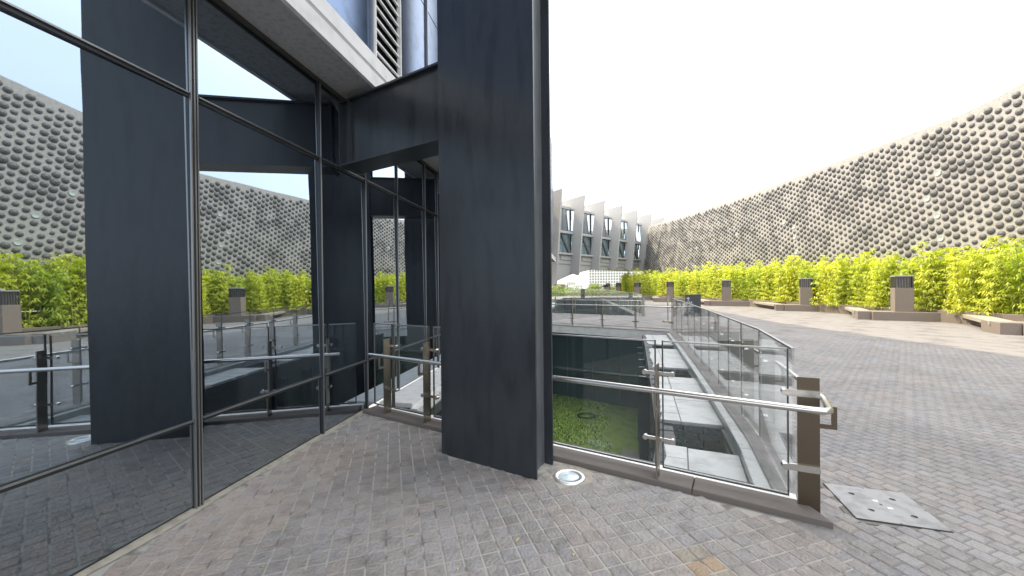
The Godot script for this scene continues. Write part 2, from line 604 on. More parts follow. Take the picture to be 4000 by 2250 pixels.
# ---------------------------------------------------------------- steel columns and beams
func build_columns() -> void:
	var step := Vector2(0.30, 3.10)
	var labels := ["tall dark steel column standing free on the paving beside the round floor light", "second dark steel column, hidden behind the near one and mirrored in the glass", "third dark steel column, farther along the mirrored facade"]
	var blabels := ["dark steel beam joining the near column to the glass facade", "second dark steel beam, mirrored in the facade beyond the near one", "third dark steel beam, farther along the mirrored facade"]
	for k in 3:
		var A := Vector2(-0.649, 3.44) + step * k
		var c := A + ek * 0.48 + nk * 0.15
		var t := thing("steel_column", labels[k], "column", V(c, -0.01 if k == 0 else -3.2), "steel columns along the facade")
		var y0 := -0.01 if k == 0 else -3.2
		var w := 0.963
		var parts := [["flange", 0.0, w, 0.0, 0.018], ["flange", 0.0, w, 0.292, 0.31]]
		for p in parts:
			var st := mb()
			# long plates with softened edges
			bar(st, A + ek * (p[1] + 0.002), A + ek * (p[2] - 0.002), y0, 13.9, -p[4], -p[3])
			obj(p[0], shifted(st, t.position), M["steel_paint"], t)
		for s in [0.085, w - 0.085]:
			var st := mb()
			bar(st, A + ek * (s - 0.008) + nk * 0.018, A + ek * (s - 0.008) + nk * 0.292, y0, 13.9, 0.0, 0.016)
			obj("web", shifted(st, t.position), M["web_grey"], t)
		var B := A
		var tl := 1.0
		for it in 60:   # walk along the beam's line to the glass
			B = A - ek * tl
			var dist := (B - f0).dot(fo)
			tl += dist * 0.9
		B = A - ek * (tl - 0.02)
		var bt := thing("steel_beam", blabels[k], "beam", V((A + B) / 2.0, 2.82), "steel beams between columns and glass")
		var bits := [["bottom_flange", 2.82, 2.84, 0.0, 0.31], ["top_flange", 3.50, 3.52, 0.0, 0.31], ["web", 2.84, 3.50, 0.045, 0.065]]
		for p in bits:
			var st := mb()
			bar(st, B, A - ek * 0.001, p[1], p[2], -p[4], -p[3])
			obj(p[0], shifted(st, bt.position), M["steel_paint"], bt)
		var st2 := mb()
		bar(st2, B + ek * 0.16 , B + ek * 0.172, 2.84, 3.50, -0.045, -0.002)
		obj("stiffener", shifted(st2, bt.position), M["steel_paint"], bt)
		st2 = mb()
		bar(st2, B + ek * 0.02 , B + ek * 0.035, 2.80, 3.54, -0.315, 0.005)
		obj("end_plate", shifted(st2, bt.position), M["steel_paint"], bt)

# ---------------------------------------------------------------- sunken courtyard
func side_at(s: float) -> Vector2:   # a point s metres along the side railing
	var left := s
	for i in side_pts.size() - 1:
		var a: Vector2 = side_pts[i]
		var b: Vector2 = side_pts[i + 1]
		var l := a.distance_to(b)
		if left <= l or i == side_pts.size() - 2:
			return a + (b - a) * left / l
		left -= l
	return side_pts[0]

func side_dir(s: float) -> Vector2:
	return (side_at(s + 0.05) - side_at(s - 0.05 if s > 0.05 else 0.0)).normalized()

func side_off(s: float, d: float) -> Vector2:   # d metres to the courtyard side
	var e := side_dir(s)
	return side_at(s) - Vector2(e.y, -e.x) * d

func build_courtyard() -> void:
	# lawn level
	var st := mb()
	prism(st, PackedVector2Array([FA(2, -0.3), KP(1.6, 0.1), Vector2(4.4, 7.0), Vector2(9, 20), FA(24, -0.3)]), -3.2, -3.2)
	structure("courtyard_ground", st, M["lawn_soil"])
	st = mb()
	var gm := ArrayMesh.new()
	var gv := PackedVector3Array()
	var gn := PackedVector3Array()
	var gc := PackedColorArray()
	for i in 60000:
		var p := Vector2(rng.randf_range(-0.9, 4.4), rng.randf_range(4.5, 18.0))
		var edge := 1.5 + (p.y - 6.0) * 0.235
		if p.x > edge + 0.15 * sin(p.y * 3.0): continue
		var h := rng.randf_range(0.03, 0.07)
		var a := rng.randf() * TAU
		var w := Vector3(cos(a), 0, sin(a)) * 0.016
		var b := V(p, -3.2)
		gv.append_array([b - w, b + w, b + Vector3(rng.randf_range(-0.03, 0.03), h, rng.randf_range(-0.03, 0.03))])
		var c := Color(0.24, 0.42, 0.05).lerp(Color(0.46, 0.60, 0.08), rng.randf())
		for k in 3:
			gn.append(Vector3.UP)
			gc.append(c)
	var arr := []
	arr.resize(Mesh.ARRAY_MAX)
	arr[Mesh.ARRAY_VERTEX] = gv
	arr[Mesh.ARRAY_NORMAL] = gn
	arr[Mesh.ARRAY_COLOR] = gc
	gm.add_surface_from_arrays(Mesh.PRIMITIVE_TRIANGLES, arr)
	var lawn := mesh_node("lawn_grass", gm, M["grass_blade"])
	lawn.set_meta("label", "bright green lawn on the floor of the sunken courtyard")
	lawn.set_meta("category", "grass")
	lawn.set_meta("kind", "stuff")
	# gravel strip with grating beside the slate wall
	st = mb()
	for s in [2.6, 6.6]:
		prism(st, PackedVector2Array([side_off(s, 1.5), side_off(s + 1.6, 1.55), side_off(s + 1.7, 1.1), side_off(s, 1.05)]), -3.2, -3.15)
	structure("gravel_bed_ground", st, M["gravel_bed"])
	# coiled hoses
	for k in 2:
		var at := Vector2(2.25, 10.2) if k == 0 else Vector2(2.6, 13.6)
		var pts := []
		for i in 49:
			var a := TAU * i / 16.0
			pts.append(Vector3(cos(a) * (0.30 + 0.02 * sin(i * 1.3)), 0.03 + 0.012 * i / 16.0, sin(a) * (0.24 + 0.02 * cos(i))))
		st = mb()
		tube(st, pts, 0.016, 0.016, 6)
		var h := obj("coiled_hose", st, M["hose"])
		h.position = V(at, -3.19)
		tag(h, ["black coiled hose on the lawn by the slate wall", "second black coiled hose, farther back on the lawn"][k], "hose", "hoses on the lawn")
	# near retaining wall under the kerb and wall below the glass
	st = mb()
	bar(st, KP(-2.85, 0.30), KP(1.25, 0.30), -3.2, -0.02, -0.12, 0.0)
	structure("retaining_wall_near", st, M["slate"])
	st = mb()
	bar(st, FA(4.4, 0.0), FA(20, 0.0), -3.2, -0.08, -0.1, -0.02)
	structure("retaining_wall_glass", st, M["court_glass"])
	# slate wall below the stone deck
	var sw := thing("slate_wall", "rough dark slate retaining wall below the stone deck of the courtyard", "wall", V(side_off(4, 0.95), -3.2))
	var srng := RandomNumberGenerator.new()
	srng.seed = 77
	var rubble := mb()
	var shown := 0
	var s0 := 0.3
	while s0 < 9.9:
		var y := -3.2
		while y < -0.12:
			var h := srng.randf_range(0.045, 0.085)
			var s := s0
			var ln := srng.randf_range(0.16, 0.42)
			var st2 := mb()
			var out := srng.randf_range(0.0, 0.035)
			var target := rubble
			var single := s < 2.2 and y > -1.25 and shown < 300
			if single:
				target = st2
			var p := side_off(s, 0.84 + 0.12 * clampf(-y / 3.2, 0, 1))
			var q := side_off(s + ln, 0.84 + 0.12 * clampf(-y / 3.2, 0, 1))
			bar(target, p, q, y + 0.004, minf(y + h, -0.105), -out - 0.03, 0.10)
			if single:
				obj("stone", shifted(st2, sw.position), M["slate"], sw)
				shown += 1
			y += h
		s0 += 0.3
	var rb := obj("stones", shifted(rubble, sw.position), M["slate"], sw)
	rb.set_meta("kind", "stuff")
	st = mb()
	for i in 33:
		bar(st, side_off(0.3 + i * 0.3, 0.90), side_off(0.62 + i * 0.3, 0.90), -3.2, -0.12, -0.03, 0.05)
	obj("wall_core", shifted(st, sw.position), M["slate"], sw)
	for k in 6:
		st = mb()
		var s := 4.4 + k * 0.95
		bar(st, side_off(s, 1.08), side_off(s + 0.10, 1.08), -3.2, -0.4, -0.02, 0.22)
		obj("pilaster", shifted(st, sw.position), M["court_glass"], sw)
	# stone deck with light wells
	var wells := [[1.05, 1.85], [4.15, 4.95], [7.25, 7.95]]
	var dk := thing("stone_deck", "pale wet stone deck with dark light wells inside the side glass railing", "deck", V(side_off(5, 0.4), -0.1))
	var s := 0.1
	var cuts := [0.1]
	for w in wells:
		cuts.append(w[0])
		cuts.append(w[1])
	cuts.append(10.0)
	for i in range(0, cuts.size(), 2):
		var a: float = cuts[i]
		var b: float = cuts[i + 1]
		# edging stones
		var x := a
		while x < b - 0.05:
			var e := minf(x + srng.randf_range(0.22, 0.45), b)
			st = mb()
			soft_prism(st, PackedVector2Array([side_off(x + 0.004, 0.84 + srng.randf_range(-0.02, 0.03)), side_off(e - 0.004, 0.84 + srng.randf_range(-0.02, 0.03)), side_off(e - 0.004, 0.64), side_off(x + 0.004, 0.64)]), -0.14, -0.098 + srng.randf_range(-0.004, 0.004), 0.006)
			obj("edging_stone", shifted(st, dk.position), M["deck_stone"], dk)
			x = e
		x = a
		while x < b - 0.05:
			var e := minf(x + 0.92, b)
			st = mb()
			soft_prism(st, PackedVector2Array([side_off(x + 0.003, 0.635), side_off(e - 0.003, 0.635), side_off(e - 0.003, 0.20), side_off(x + 0.003, 0.20)]), -0.14, -0.10 + srng.randf_range(-0.002, 0.002), 0.004)
			obj("slab", shifted(st, dk.position), M["deck_stone"], dk)
			x = e
	for i in 11:
		st = mb()
		soft_prism(st, PackedVector2Array([side_off(0.1 + i * 0.9 + 0.003, 0.195), side_off(1.0 + i * 0.9 - 0.003, 0.195), side_off(1.0 + i * 0.9 - 0.003, -0.05), side_off(0.1 + i * 0.9 + 0.003, -0.05)]), -0.14, -0.02, 0.006)
		obj("border_slab", shifted(st, dk.position), M["deck_stone"], dk)
	st = mb()
	for i in 33:
		var a2 := 0.1 + i * 0.3
		var inside := false
		for w in wells:
			if a2 + 0.3 > w[0] and a2 < w[1]: inside = true
		if not inside:
			prism(st, PackedVector2Array([side_off(a2, 0.86), side_off(a2 + 0.3, 0.86), side_off(a2 + 0.3, 0.0), side_off(a2, 0.0)]), -0.9, -0.142)
	obj("deck_base", shifted(st, dk.position), M["slate"], dk)
	for w in wells:
		st = mb()
		for j in 9:
			var y := -0.85 + j * 0.08
			for q in 3:
				var r0: float = 0.2 + q * 0.215 + 0.05 * (j % 2)
				bar(st, side_off(w[1], r0), side_off(w[1], r0 + 0.20), y, y + 0.075, -0.02 - srng.randf() * 0.015, 0.08)
		for j in 9:
			var y := -0.85 + j * 0.08
			bar(st, side_off(w[0], 0.2), side_off(w[1], 0.2), y, y + 0.075, -0.02 - srng.randf() * 0.015, 0.05)
		obj("well_lining", shifted(st, dk.position), M["slate"], dk)
		st = mb()
		prism(st, PackedVector2Array([side_off(w[0], 0.82), side_off(w[1], 0.82), side_off(w[1], 0.2), side_off(w[0], 0.2)]), -0.9, -0.86)
		obj("well_floor", shifted(st, dk.position), M["slate"], dk)
	st = mb()
	prism(st, PackedVector2Array([side_off(1.10, 0.58), side_off(1.72, 0.58), side_off(1.72, 0.235), side_off(1.10, 0.235)]), -0.75, -0.36)
	obj("well_panel", shifted(st, dk.position), M["deck_stone"], dk)
	# far dark glass below the crossing
	var fw := thing("courtyard_glass_wall", "dark glass wall under the far edge of the sunken courtyard", "glass wall", V(Vector2(2.6, 15.5), -3.2))
	var Pa := FA(17.2, 0.0)
	var Pb := Vector2(6.0, 13.6)
	for i in 6:
		for r in [[-3.2, -2.0], [-2.0, -0.75], [-0.75, -0.12]]:
			st = mb()
			bar(st, Pa.lerp(Pb, i / 6.0) + (Pb - Pa).normalized() * 0.02, Pa.lerp(Pb, (i + 1) / 6.0), r[0] + 0.012, r[1] - 0.012, -0.02, 0.0)
			obj("pane", shifted(st, fw.position), M["court_glass"], fw)
	for i in 7:
		st = mb()
		var p := Pa.lerp(Pb, i / 6.0)
		bar(st, p, p + (Pb - Pa).normalized() * 0.02, -3.2, -0.12, -0.03, 0.015)
		obj("mullion", shifted(st, fw.position), M["steel_paint"], fw)
	st = mb()
	bar(st, Pa, Pb, -3.3, -0.1, -0.3, -0.06)
	obj("backing_wall", shifted(st, fw.position), M["interior_dark"], fw)
	# slab between the two courtyards
	st = mb()
	prism(st, PackedVector2Array([FA(15.6, 0.0), Vector2(5.0, 12.28), Vector2(5.6, 14.2), FA(17.6, 0.0)]), -0.30, -0.02)
	structure("crossing_slab_ground", st, M["white_panel"])
	# second courtyard
	st = mb()
	prism(st, hole2, -2.5, -2.5)
	structure("second_courtyard_ground", st, M["slate"])
	st = mb()
	for i in hole2.size():
		var a := hole2[i]
		var b := hole2[(i + 1) % hole2.size()]
		var n := maxi(1, int(a.distance_to(b) / 0.5))
		for j in n:
			for y in 10:
				bar(st, a.lerp(b, float(j) / n), a.lerp(b, (j + 1.0) / n), -2.5 + y * 0.25, -2.5 + y * 0.25 + 0.24, -0.02 - srng.randf() * 0.04, 0.05)
	structure("second_courtyard_wall", st, M["slate"])

# ---------------------------------------------------------------- railings
func clamp_bar(st: SurfaceTool, c: Vector3, along: Vector3, reach0: float, reach1: float) -> void:
	var a := c - along * reach0
	var b := c + along * reach1
	var out := along.cross(Vector3.UP).normalized()
	box(st, (a + b) / 2.0, (b - a) / 2.0, Vector3(0, 0.013, 0), out * 0.006)
	for p in [a, b]:
		lathe(st, p - out * 0.018, out, [Vector2(0, 0), Vector2(0.019, 0), Vector2(0.019, 0.036), Vector2(0.0, 0.036)], 12, false)

# p: foot on the glass line; e: along the rail; side: towards the handrail
func rail_post(parent: Node3D, p: Vector2, e: Vector2, side: Vector2, y0: float, h: float, reach0: float, reach1: float, hy: float) -> void:
	var o := parent.position
	var st := mb()
	bar(st, p + side * 0.02, p + side * 0.125, y0, h, -0.006, 0.006)
	var post := obj("post", shifted(st, o), M["plate_steel"], parent)
	for y in [y0 + 0.27, y0 + 0.78]:
		st = mb()
		clamp_bar(st, V(p + side * 0.028, y), V(e, 0), reach0, reach1)
		obj("clamp", shifted(st, o), M["stainless"], post)
	st = mb()
	bar(st, p + side * 0.125, p + side * 0.20, hy - 0.155, hy - 0.130, -0.006, 0.006)
	bar(st, p + side * 0.175, p + side * 0.20, hy - 0.130, hy - 0.015, -0.006, 0.006)
	obj("bracket", shifted(st, o), M["plate_steel"], post)

func glass_panel(parent: Node3D, p: Vector2, q: Vector2, y0: float, y1: float, framed: bool) -> void:
	var o := parent.position
	var st := mb()
	bar(st, p, q, y0, y1, -0.006, 0.006)
	var g := obj("glass_pane", shifted(st, o), M["rail_glass"], parent)
	var e := (q - p).normalized()
	st = mb()
	bar(st, p, q, y1 + 0.001, y1 + (0.012 if framed else 0.016), -0.010, 0.010)
	obj("top_trim", shifted(st, o), M["aluminium"], g)
	if framed:
		st = mb()
		bar(st, p, q, y0 - 0.013, y0 - 0.001, -0.009, 0.009)
		bar(st, p - e * 0.010, p - e * 0.001, y0 - 0.013, y1 + 0.012, -0.009, 0.009)
		bar(st, q + e * 0.001, q + e * 0.010, y0 - 0.013, y1 + 0.012, -0.009, 0.009)
		obj("edge_trim", shifted(st, o), M["edge_dark"], g)
	else:
		st = mb()
		bar(st, q + e * 0.001, q + e * 0.009, y0, y1, -0.007, 0.007)
		obj("edge_trim", shifted(st, o), M["edge_dark"], g)

func build_railings() -> void:
	# granite kerb below the front railing
	var kb := thing("granite_kerb", "speckled granite kerb below the front glass railing", "kerb", V(KP(-0.7, 0.1), 0))
	var cuts := [-2.86, -0.55, 0.73, 1.52]
	for i in 3:
		var st := mb()
		soft_prism(st, PackedVector2Array([KP(cuts[i] + 0.003, 0), KP(cuts[i + 1] - 0.003, 0), KP(cuts[i + 1] - 0.003 - (0.12 if i == 2 else 0.0), 0.20), KP(cuts[i] + 0.003, 0.20)]), -0.05, 0.035, 0.006)
		obj("kerb_stone", shifted(st, kb.position), M["kerb_granite"], kb)
	var st := mb()
	bar(st, KP(-2.86, 0.202), KP(1.36, 0.202), -0.06, 0.022, -0.10, 0.0)
	obj("flashing", shifted(st, kb.position), M["white_panel"], kb)
	# front railing
	var hy := 0.72
	var fr := thing("front_glass_railing", "frameless glass railing with steel handrail on the granite kerb in front", "railing", V(KP(-0.7, 0.14), 0.035))
	var gl := 0.14
	glass_panel(fr, KP(-2.80, gl), KP(-2.50, gl), 0.09, 1.055, true)
	glass_panel(fr, KP(-2.46, gl), KP(-1.92, gl), 0.09, 1.055, true)
	glass_panel(fr, KP(-1.84, gl), KP(-0.78, gl), 0.09, 1.055, true)
	glass_panel(fr, KP(-0.70, gl), KP(0.455, gl), 0.09, 1.055, true)
	glass_panel(fr, KP(0.52, gl), KP(1.30, gl), 0.09, 1.055, true)
	for s in [-2.50, -1.88, 0.487]:
		rail_post(fr, KP(s, gl), ek, -nk, 0.035, 0.90, 0.10 if s > -2.3 else 0.02, 0.10, hy)
	for s in [-0.74]:
		rail_post(fr, KP(s, gl), ek, -nk, 0.035, 0.90, 0.09, 0.09, hy)
	st = mb()
	var pts := [V(KP(-2.66, -0.05), hy), V(KP(-1.0, -0.05), hy), V(KP(0.5, -0.05), hy), V(KP(1.40, -0.05), hy), V(KP(1.47, -0.045), hy), V(KP(1.50, -0.01), hy), V(side_off(0.10, -0.19), hy), V(side_off(0.6, -0.19), hy)]
	tube(st, pts, 0.0215, 0.0215, 14)
	obj("handrail", shifted(st, fr.position), M["stainless"], fr)
	# side railing
	var sr := thing("side_glass_railing", "long curving glass railing along the open plaza side of the courtyard", "railing", V(side_at(5), -0.02))
	var joints := [0.03, 1.24, 1.94, 2.60, 3.28, 4.09, 4.90, 5.75, 6.75, 8.0, 9.2, 10.1]
	for i in joints.size() - 1:
		var a: float = joints[i]
		var b: float = joints[i + 1]
		glass_panel(sr, side_at(a), side_at(b - 0.02), 0.03, 1.05, false)
	for i in joints.size():
		var s: float = joints[i] + (0.03 if i == 0 else -0.01)
		var e := side_dir(maxf(s, 0.1))
		var r := Vector2(e.y, -e.x)
		if i == 0:
			var o := sr.position
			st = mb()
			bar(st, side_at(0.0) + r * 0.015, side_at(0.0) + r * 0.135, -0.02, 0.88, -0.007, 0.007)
			var post := obj("post", shifted(st, o), M["steel_dark_reflection"], sr)
			post.set_meta("label", "brown end post plate with painted dark reflection")
			for y in [0.28, 0.775]:
				st = mb()
				var c := side_at(0.0) + r * 0.125
				var away := -r
				box(st, V(c + away * 0.085, y) - o + V(-e, 0) * 0.014, V(away, 0) * 0.095, Vector3(0, 0.022, 0), V(e, 0) * 0.006)
				lathe(st, V(c + away * 0.18, y) - o - V(e, 0) * 0.034, V(e, 0), [Vector2(0, 0), Vector2(0.022, 0), Vector2(0.022, 0.05), Vector2(0, 0.05)], 14, false)
				obj("clamp", st, M["stainless"], post)
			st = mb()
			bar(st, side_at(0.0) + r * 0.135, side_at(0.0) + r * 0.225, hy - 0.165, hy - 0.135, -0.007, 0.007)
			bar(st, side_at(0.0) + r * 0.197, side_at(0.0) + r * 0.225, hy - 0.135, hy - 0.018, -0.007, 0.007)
			obj("bracket", shifted(st, o), M["steel_dark_reflection"], post)
		else:
			rail_post(sr, side_at(s), e, r, -0.01, 0.88, 0.08, 0.08, hy)
	st = mb()
	pts = []
	for i in 26:
		pts.append(V(side_off(0.6 + i * 0.38, -0.19), hy))
	tube(st, pts, 0.0215, 0.0215, 10)
	obj("handrail", shifted(st, sr.position), M["stainless"], sr)
	# railing across the far edge of the courtyard
	var ca := Vector2(5.18, 12.36)
	var cb := FA(15.7, 0.1)
	var ce := (cb - ca).normalized()
	var cr := thing("crossing_glass_railing", "glass railing across the far edge of the sunken courtyard", "railing", V(ca.lerp(cb, 0.5), -0.02))
	var n := 5
	var L := ca.distance_to(cb)
	for i in n:
		glass_panel(cr, ca + ce * (L * i / n + 0.03), ca + ce * (L * (i + 1) / n - 0.03), 0.06, 1.06, true)
		rail_post(cr, ca + ce * (L * i / n), ce, Vector2(-ce.y, ce.x) * -1.0, -0.02, 0.92, 0.10, 0.10, 0.78)
	st = mb()
	tube(st, [V(ca + Vector2(ce.y, -ce.x) * -0.15, 0.78), V(cb + Vector2(ce.y, -ce.x) * -0.15, 0.78)], 0.021, 0.021, 8)
	obj("handrail", shifted(st, cr.position), M["stainless"], cr)
	# second courtyard railing
	var corner := Vector2(6.27, 18.45)
	var far := Vector2(10.4, 45.0)
	var near_end := FA(21.6, 0.15)
	var s2 := thing("second_courtyard_railing", "distant glass railing round the second sunken courtyard", "railing", V(corner, -0.02))
	for seg in [[corner, far, 24], [corner, near_end, 5], [far, Vector2(6.5, 47.3), 4]]:
		var a: Vector2 = seg[0]
		var b: Vector2 = seg[1]
		var e := (b - a).normalized()
		var r := Vector2(e.y, -e.x)
		for i in seg[2]:
			var p: Vector2 = a.lerp(b, float(i) / seg[2])
			var q: Vector2 = a.lerp(b, float(i + 1) / seg[2])
			st = mb()
			bar(st, p + e * 0.03, q - e * 0.03, 0.04, 1.05, -0.006, 0.006)
			obj("glass_pane", shifted(st, s2.position), M["rail_glass"], s2)
			st = mb()
			bar(st, p, q, 1.052, 1.07, -0.011, 0.011)
			obj("top_trim", shifted(st, s2.position), M["aluminium"], s2)
			st = mb()
			bar(st, p + r * 0.02, p + r * 0.12, -0.01, 0.9, -0.008, 0.008)
			obj("post", shifted(st, s2.position), M["plate_steel"], s2)
		st = mb()
		tube(st, [V(a + r * 0.19, 0.72), V(b + r * 0.19, 0.72)], 0.022, 0.022, 8)
		obj("handrail", shifted(st, s2.position), M["stainless"], s2)

# ---------------------------------------------------------------- pavers
func build_pavers() -> void:
	var A := bearing(-17.4)
	var B := Vector2(A.y, -A.x)
	var column := PackedVector2Array([Vector2(-0.649, 3.44), Vector2(0.181, 2.95), Vector2(0.338, 3.217), Vector2(-0.491, 3.707)])
	var hatch := hatch_poly(0.012)
	var light := Vector2(0.434, 2.988)
	var prng := RandomNumberGenerator.new()
	prng.seed = 12
	var big := FastNoiseLite.new()
	big.seed = 5
	big.frequency = 0.55
	big.fractal_octaves = 3
	var pitch := 0.102
	var cells := []
	var side_r := Vector2(side_dir(1.0).y, -side_dir(1.0).x)
	for i in range(-30, 150):
		var shift := 0.0
		for j in range(-60, 150):
			var c := B * (i * pitch) + A * (j * pitch)
			# open plaza: every other course is shifted by half a stone
			var open := (c - KP(1.62, 0)).dot(ek) > -0.35 * maxf(0.0, -(c - K0).dot(nk)) and (c - KP(1.5, 0)).dot(ek) > -0.2
			if open and (i % 2) != 0:
				c += A * pitch * 0.5
			if c.y > 11.2 or c.y < -1.0 or c.x > 9.9: continue
			if c.y > 0.2 and absf(c.x) > c.y * 1.42 + 0.5: continue
			if c.y <= 0.2 and absf(c.x) > 2.6: continue
			var fdist := (c - f0).dot(fo)
			if fdist < 0.075: continue
			var kd := (c - K0).dot(nk)
			var ks := (c - K0).dot(ek)
			if ks < 1.52 and kd > -0.05: 
				continue
			if ks >= 1.42 and ks < 1.58 and kd > -0.05 and kd < 0.24: continue
			if kd > -0.1 and ks >= 1.42:
				# beyond the kerb: only outside the side railing
				var inside := false
				for q in 21:
					var sp := side_at(q * 0.5)
					if absf(c.y - sp.y) < 0.3 and c.x < sp.x + 0.14: inside = true
				if inside: continue
			if c.distance_to(light) < 0.155: continue
			if Geometry2D.is_point_in_polygon(c, hatch): continue
			if Geometry2D.is_point_in_polygon(c, column): continue
			cells.append([c, c.length(), open])
	cells.sort_custom(func(a, b): return a[1] < b[1])
	var host := get_node("plaza_ground")
	var count := 0
	var pos := PackedVector3Array()
	var nor := PackedVector3Array()
	var col := PackedColorArray()
	var ind := PackedInt32Array()
	var singles := 0
	for cell in cells:
		var c: Vector2 = cell[0]
		var v := big.get_noise_2d(c.x, c.y)
		var base := Color(0.268, 0.248, 0.236)
		if cell[2]:
			base = Color(0.232, 0.220, 0.216)
		var l := 1.0 + v * (0.20 if cell[2] else 0.32) + prng.randf_range(-0.085, 0.085)
		var warm := prng.randf_range(-0.02, 0.03) + 0.05 * big.get_noise_2d(c.x * 2.0 + 40.0, c.y * 2.0)
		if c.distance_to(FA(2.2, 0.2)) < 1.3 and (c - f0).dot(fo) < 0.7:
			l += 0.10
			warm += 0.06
		var tone_c := Color(base.r * l * (1.0 + warm), base.g * l, base.b * l * (1.0 - warm))
		var stain := c.distance_to(Vector2(1.02, 2.02))
		if stain < 0.13:
			tone_c = Color(0.31, 0.23, 0.155) if stain < 0.075 else Color(0.265, 0.232, 0.185)
		var rot := prng.randf_range(-0.012, 0.012)
		var ea := A.rotated(rot) * (pitch / 2.0 - 0.0026)
		var eb := B.rotated(rot) * (pitch / 2.0 - 0.0026)
		var h := prng.randf_range(-0.0012, 0.0012)
		var corners := [[-1, -1], [1, -1], [1, 1], [-1, 1]]
		var p3 := PackedVector3Array()
		var n3 := PackedVector3Array()
		for q in corners:
			p3.append(V(c + ea * q[0] + eb * q[1], -0.011))
			n3.append((V(ea.normalized() * q[0] + eb.normalized() * q[1], 0) * 0.8 + Vector3.UP).normalized())
		for q in corners:
			p3.append(V(c + (ea - ea.normalized() * 0.0055) * q[0] + (eb - eb.normalized() * 0.0055) * q[1], h + prng.randf_range(-0.0008, 0.0008)))
			n3.append(Vector3.UP)
		var faces := [0, 1, 5, 0, 5, 4, 1, 2, 6, 1, 6, 5, 2, 3, 7, 2, 7, 6, 3, 0, 4, 3, 4, 7, 4, 5, 6, 4, 6, 7]
		var in_view := c.y > 0.8 and absf(c.x) < c.y * 1.30 and c.y > 1.9
		if in_view and singles < 300:
			singles += 1
			var sm := ArrayMesh.new()
			var a1 := []
			a1.resize(Mesh.ARRAY_MAX)
			var cc := PackedColorArray()
			for k in 8: cc.append(tone_c)
			for k in 8: p3[k] -= V(c, 0)
			a1[Mesh.ARRAY_VERTEX] = p3
			a1[Mesh.ARRAY_NORMAL] = n3
			a1[Mesh.ARRAY_COLOR] = cc
			a1[Mesh.ARRAY_INDEX] = PackedInt32Array(faces)
			sm.add_surface_from_arrays(Mesh.PRIMITIVE_TRIANGLES, a1)
			mesh_node("paver", sm, M["paver"], host).position = V(c, 0)
		else:
			var b := pos.size()
			pos.append_array(p3)
			nor.append_array(n3)
			for k in 8: col.append(tone_c)
			for f in faces: ind.append(b + f)
		count += 1
	var am := ArrayMesh.new()
	var arr := []
	arr.resize(Mesh.ARRAY_MAX)
	arr[Mesh.ARRAY_VERTEX] = pos
	arr[Mesh.ARRAY_NORMAL] = nor
	arr[Mesh.ARRAY_COLOR] = col
	arr[Mesh.ARRAY_INDEX] = ind
	am.add_surface_from_arrays(Mesh.PRIMITIVE_TRIANGLES, arr)
	mesh_node("pavers", am, M["paver"], host).set_meta("kind", "stuff")
	print("pavers ", count)

func hatch_poly(grow: float) -> PackedVector2Array:
	var c := Vector2(2.47, 2.565)
	var u := bearing(108.0) * (0.235 + grow)
	var v := bearing(18.0) * (0.225 + grow)
	return PackedVector2Array([c - u + v, c + u + v, c + u - v, c - u - v])

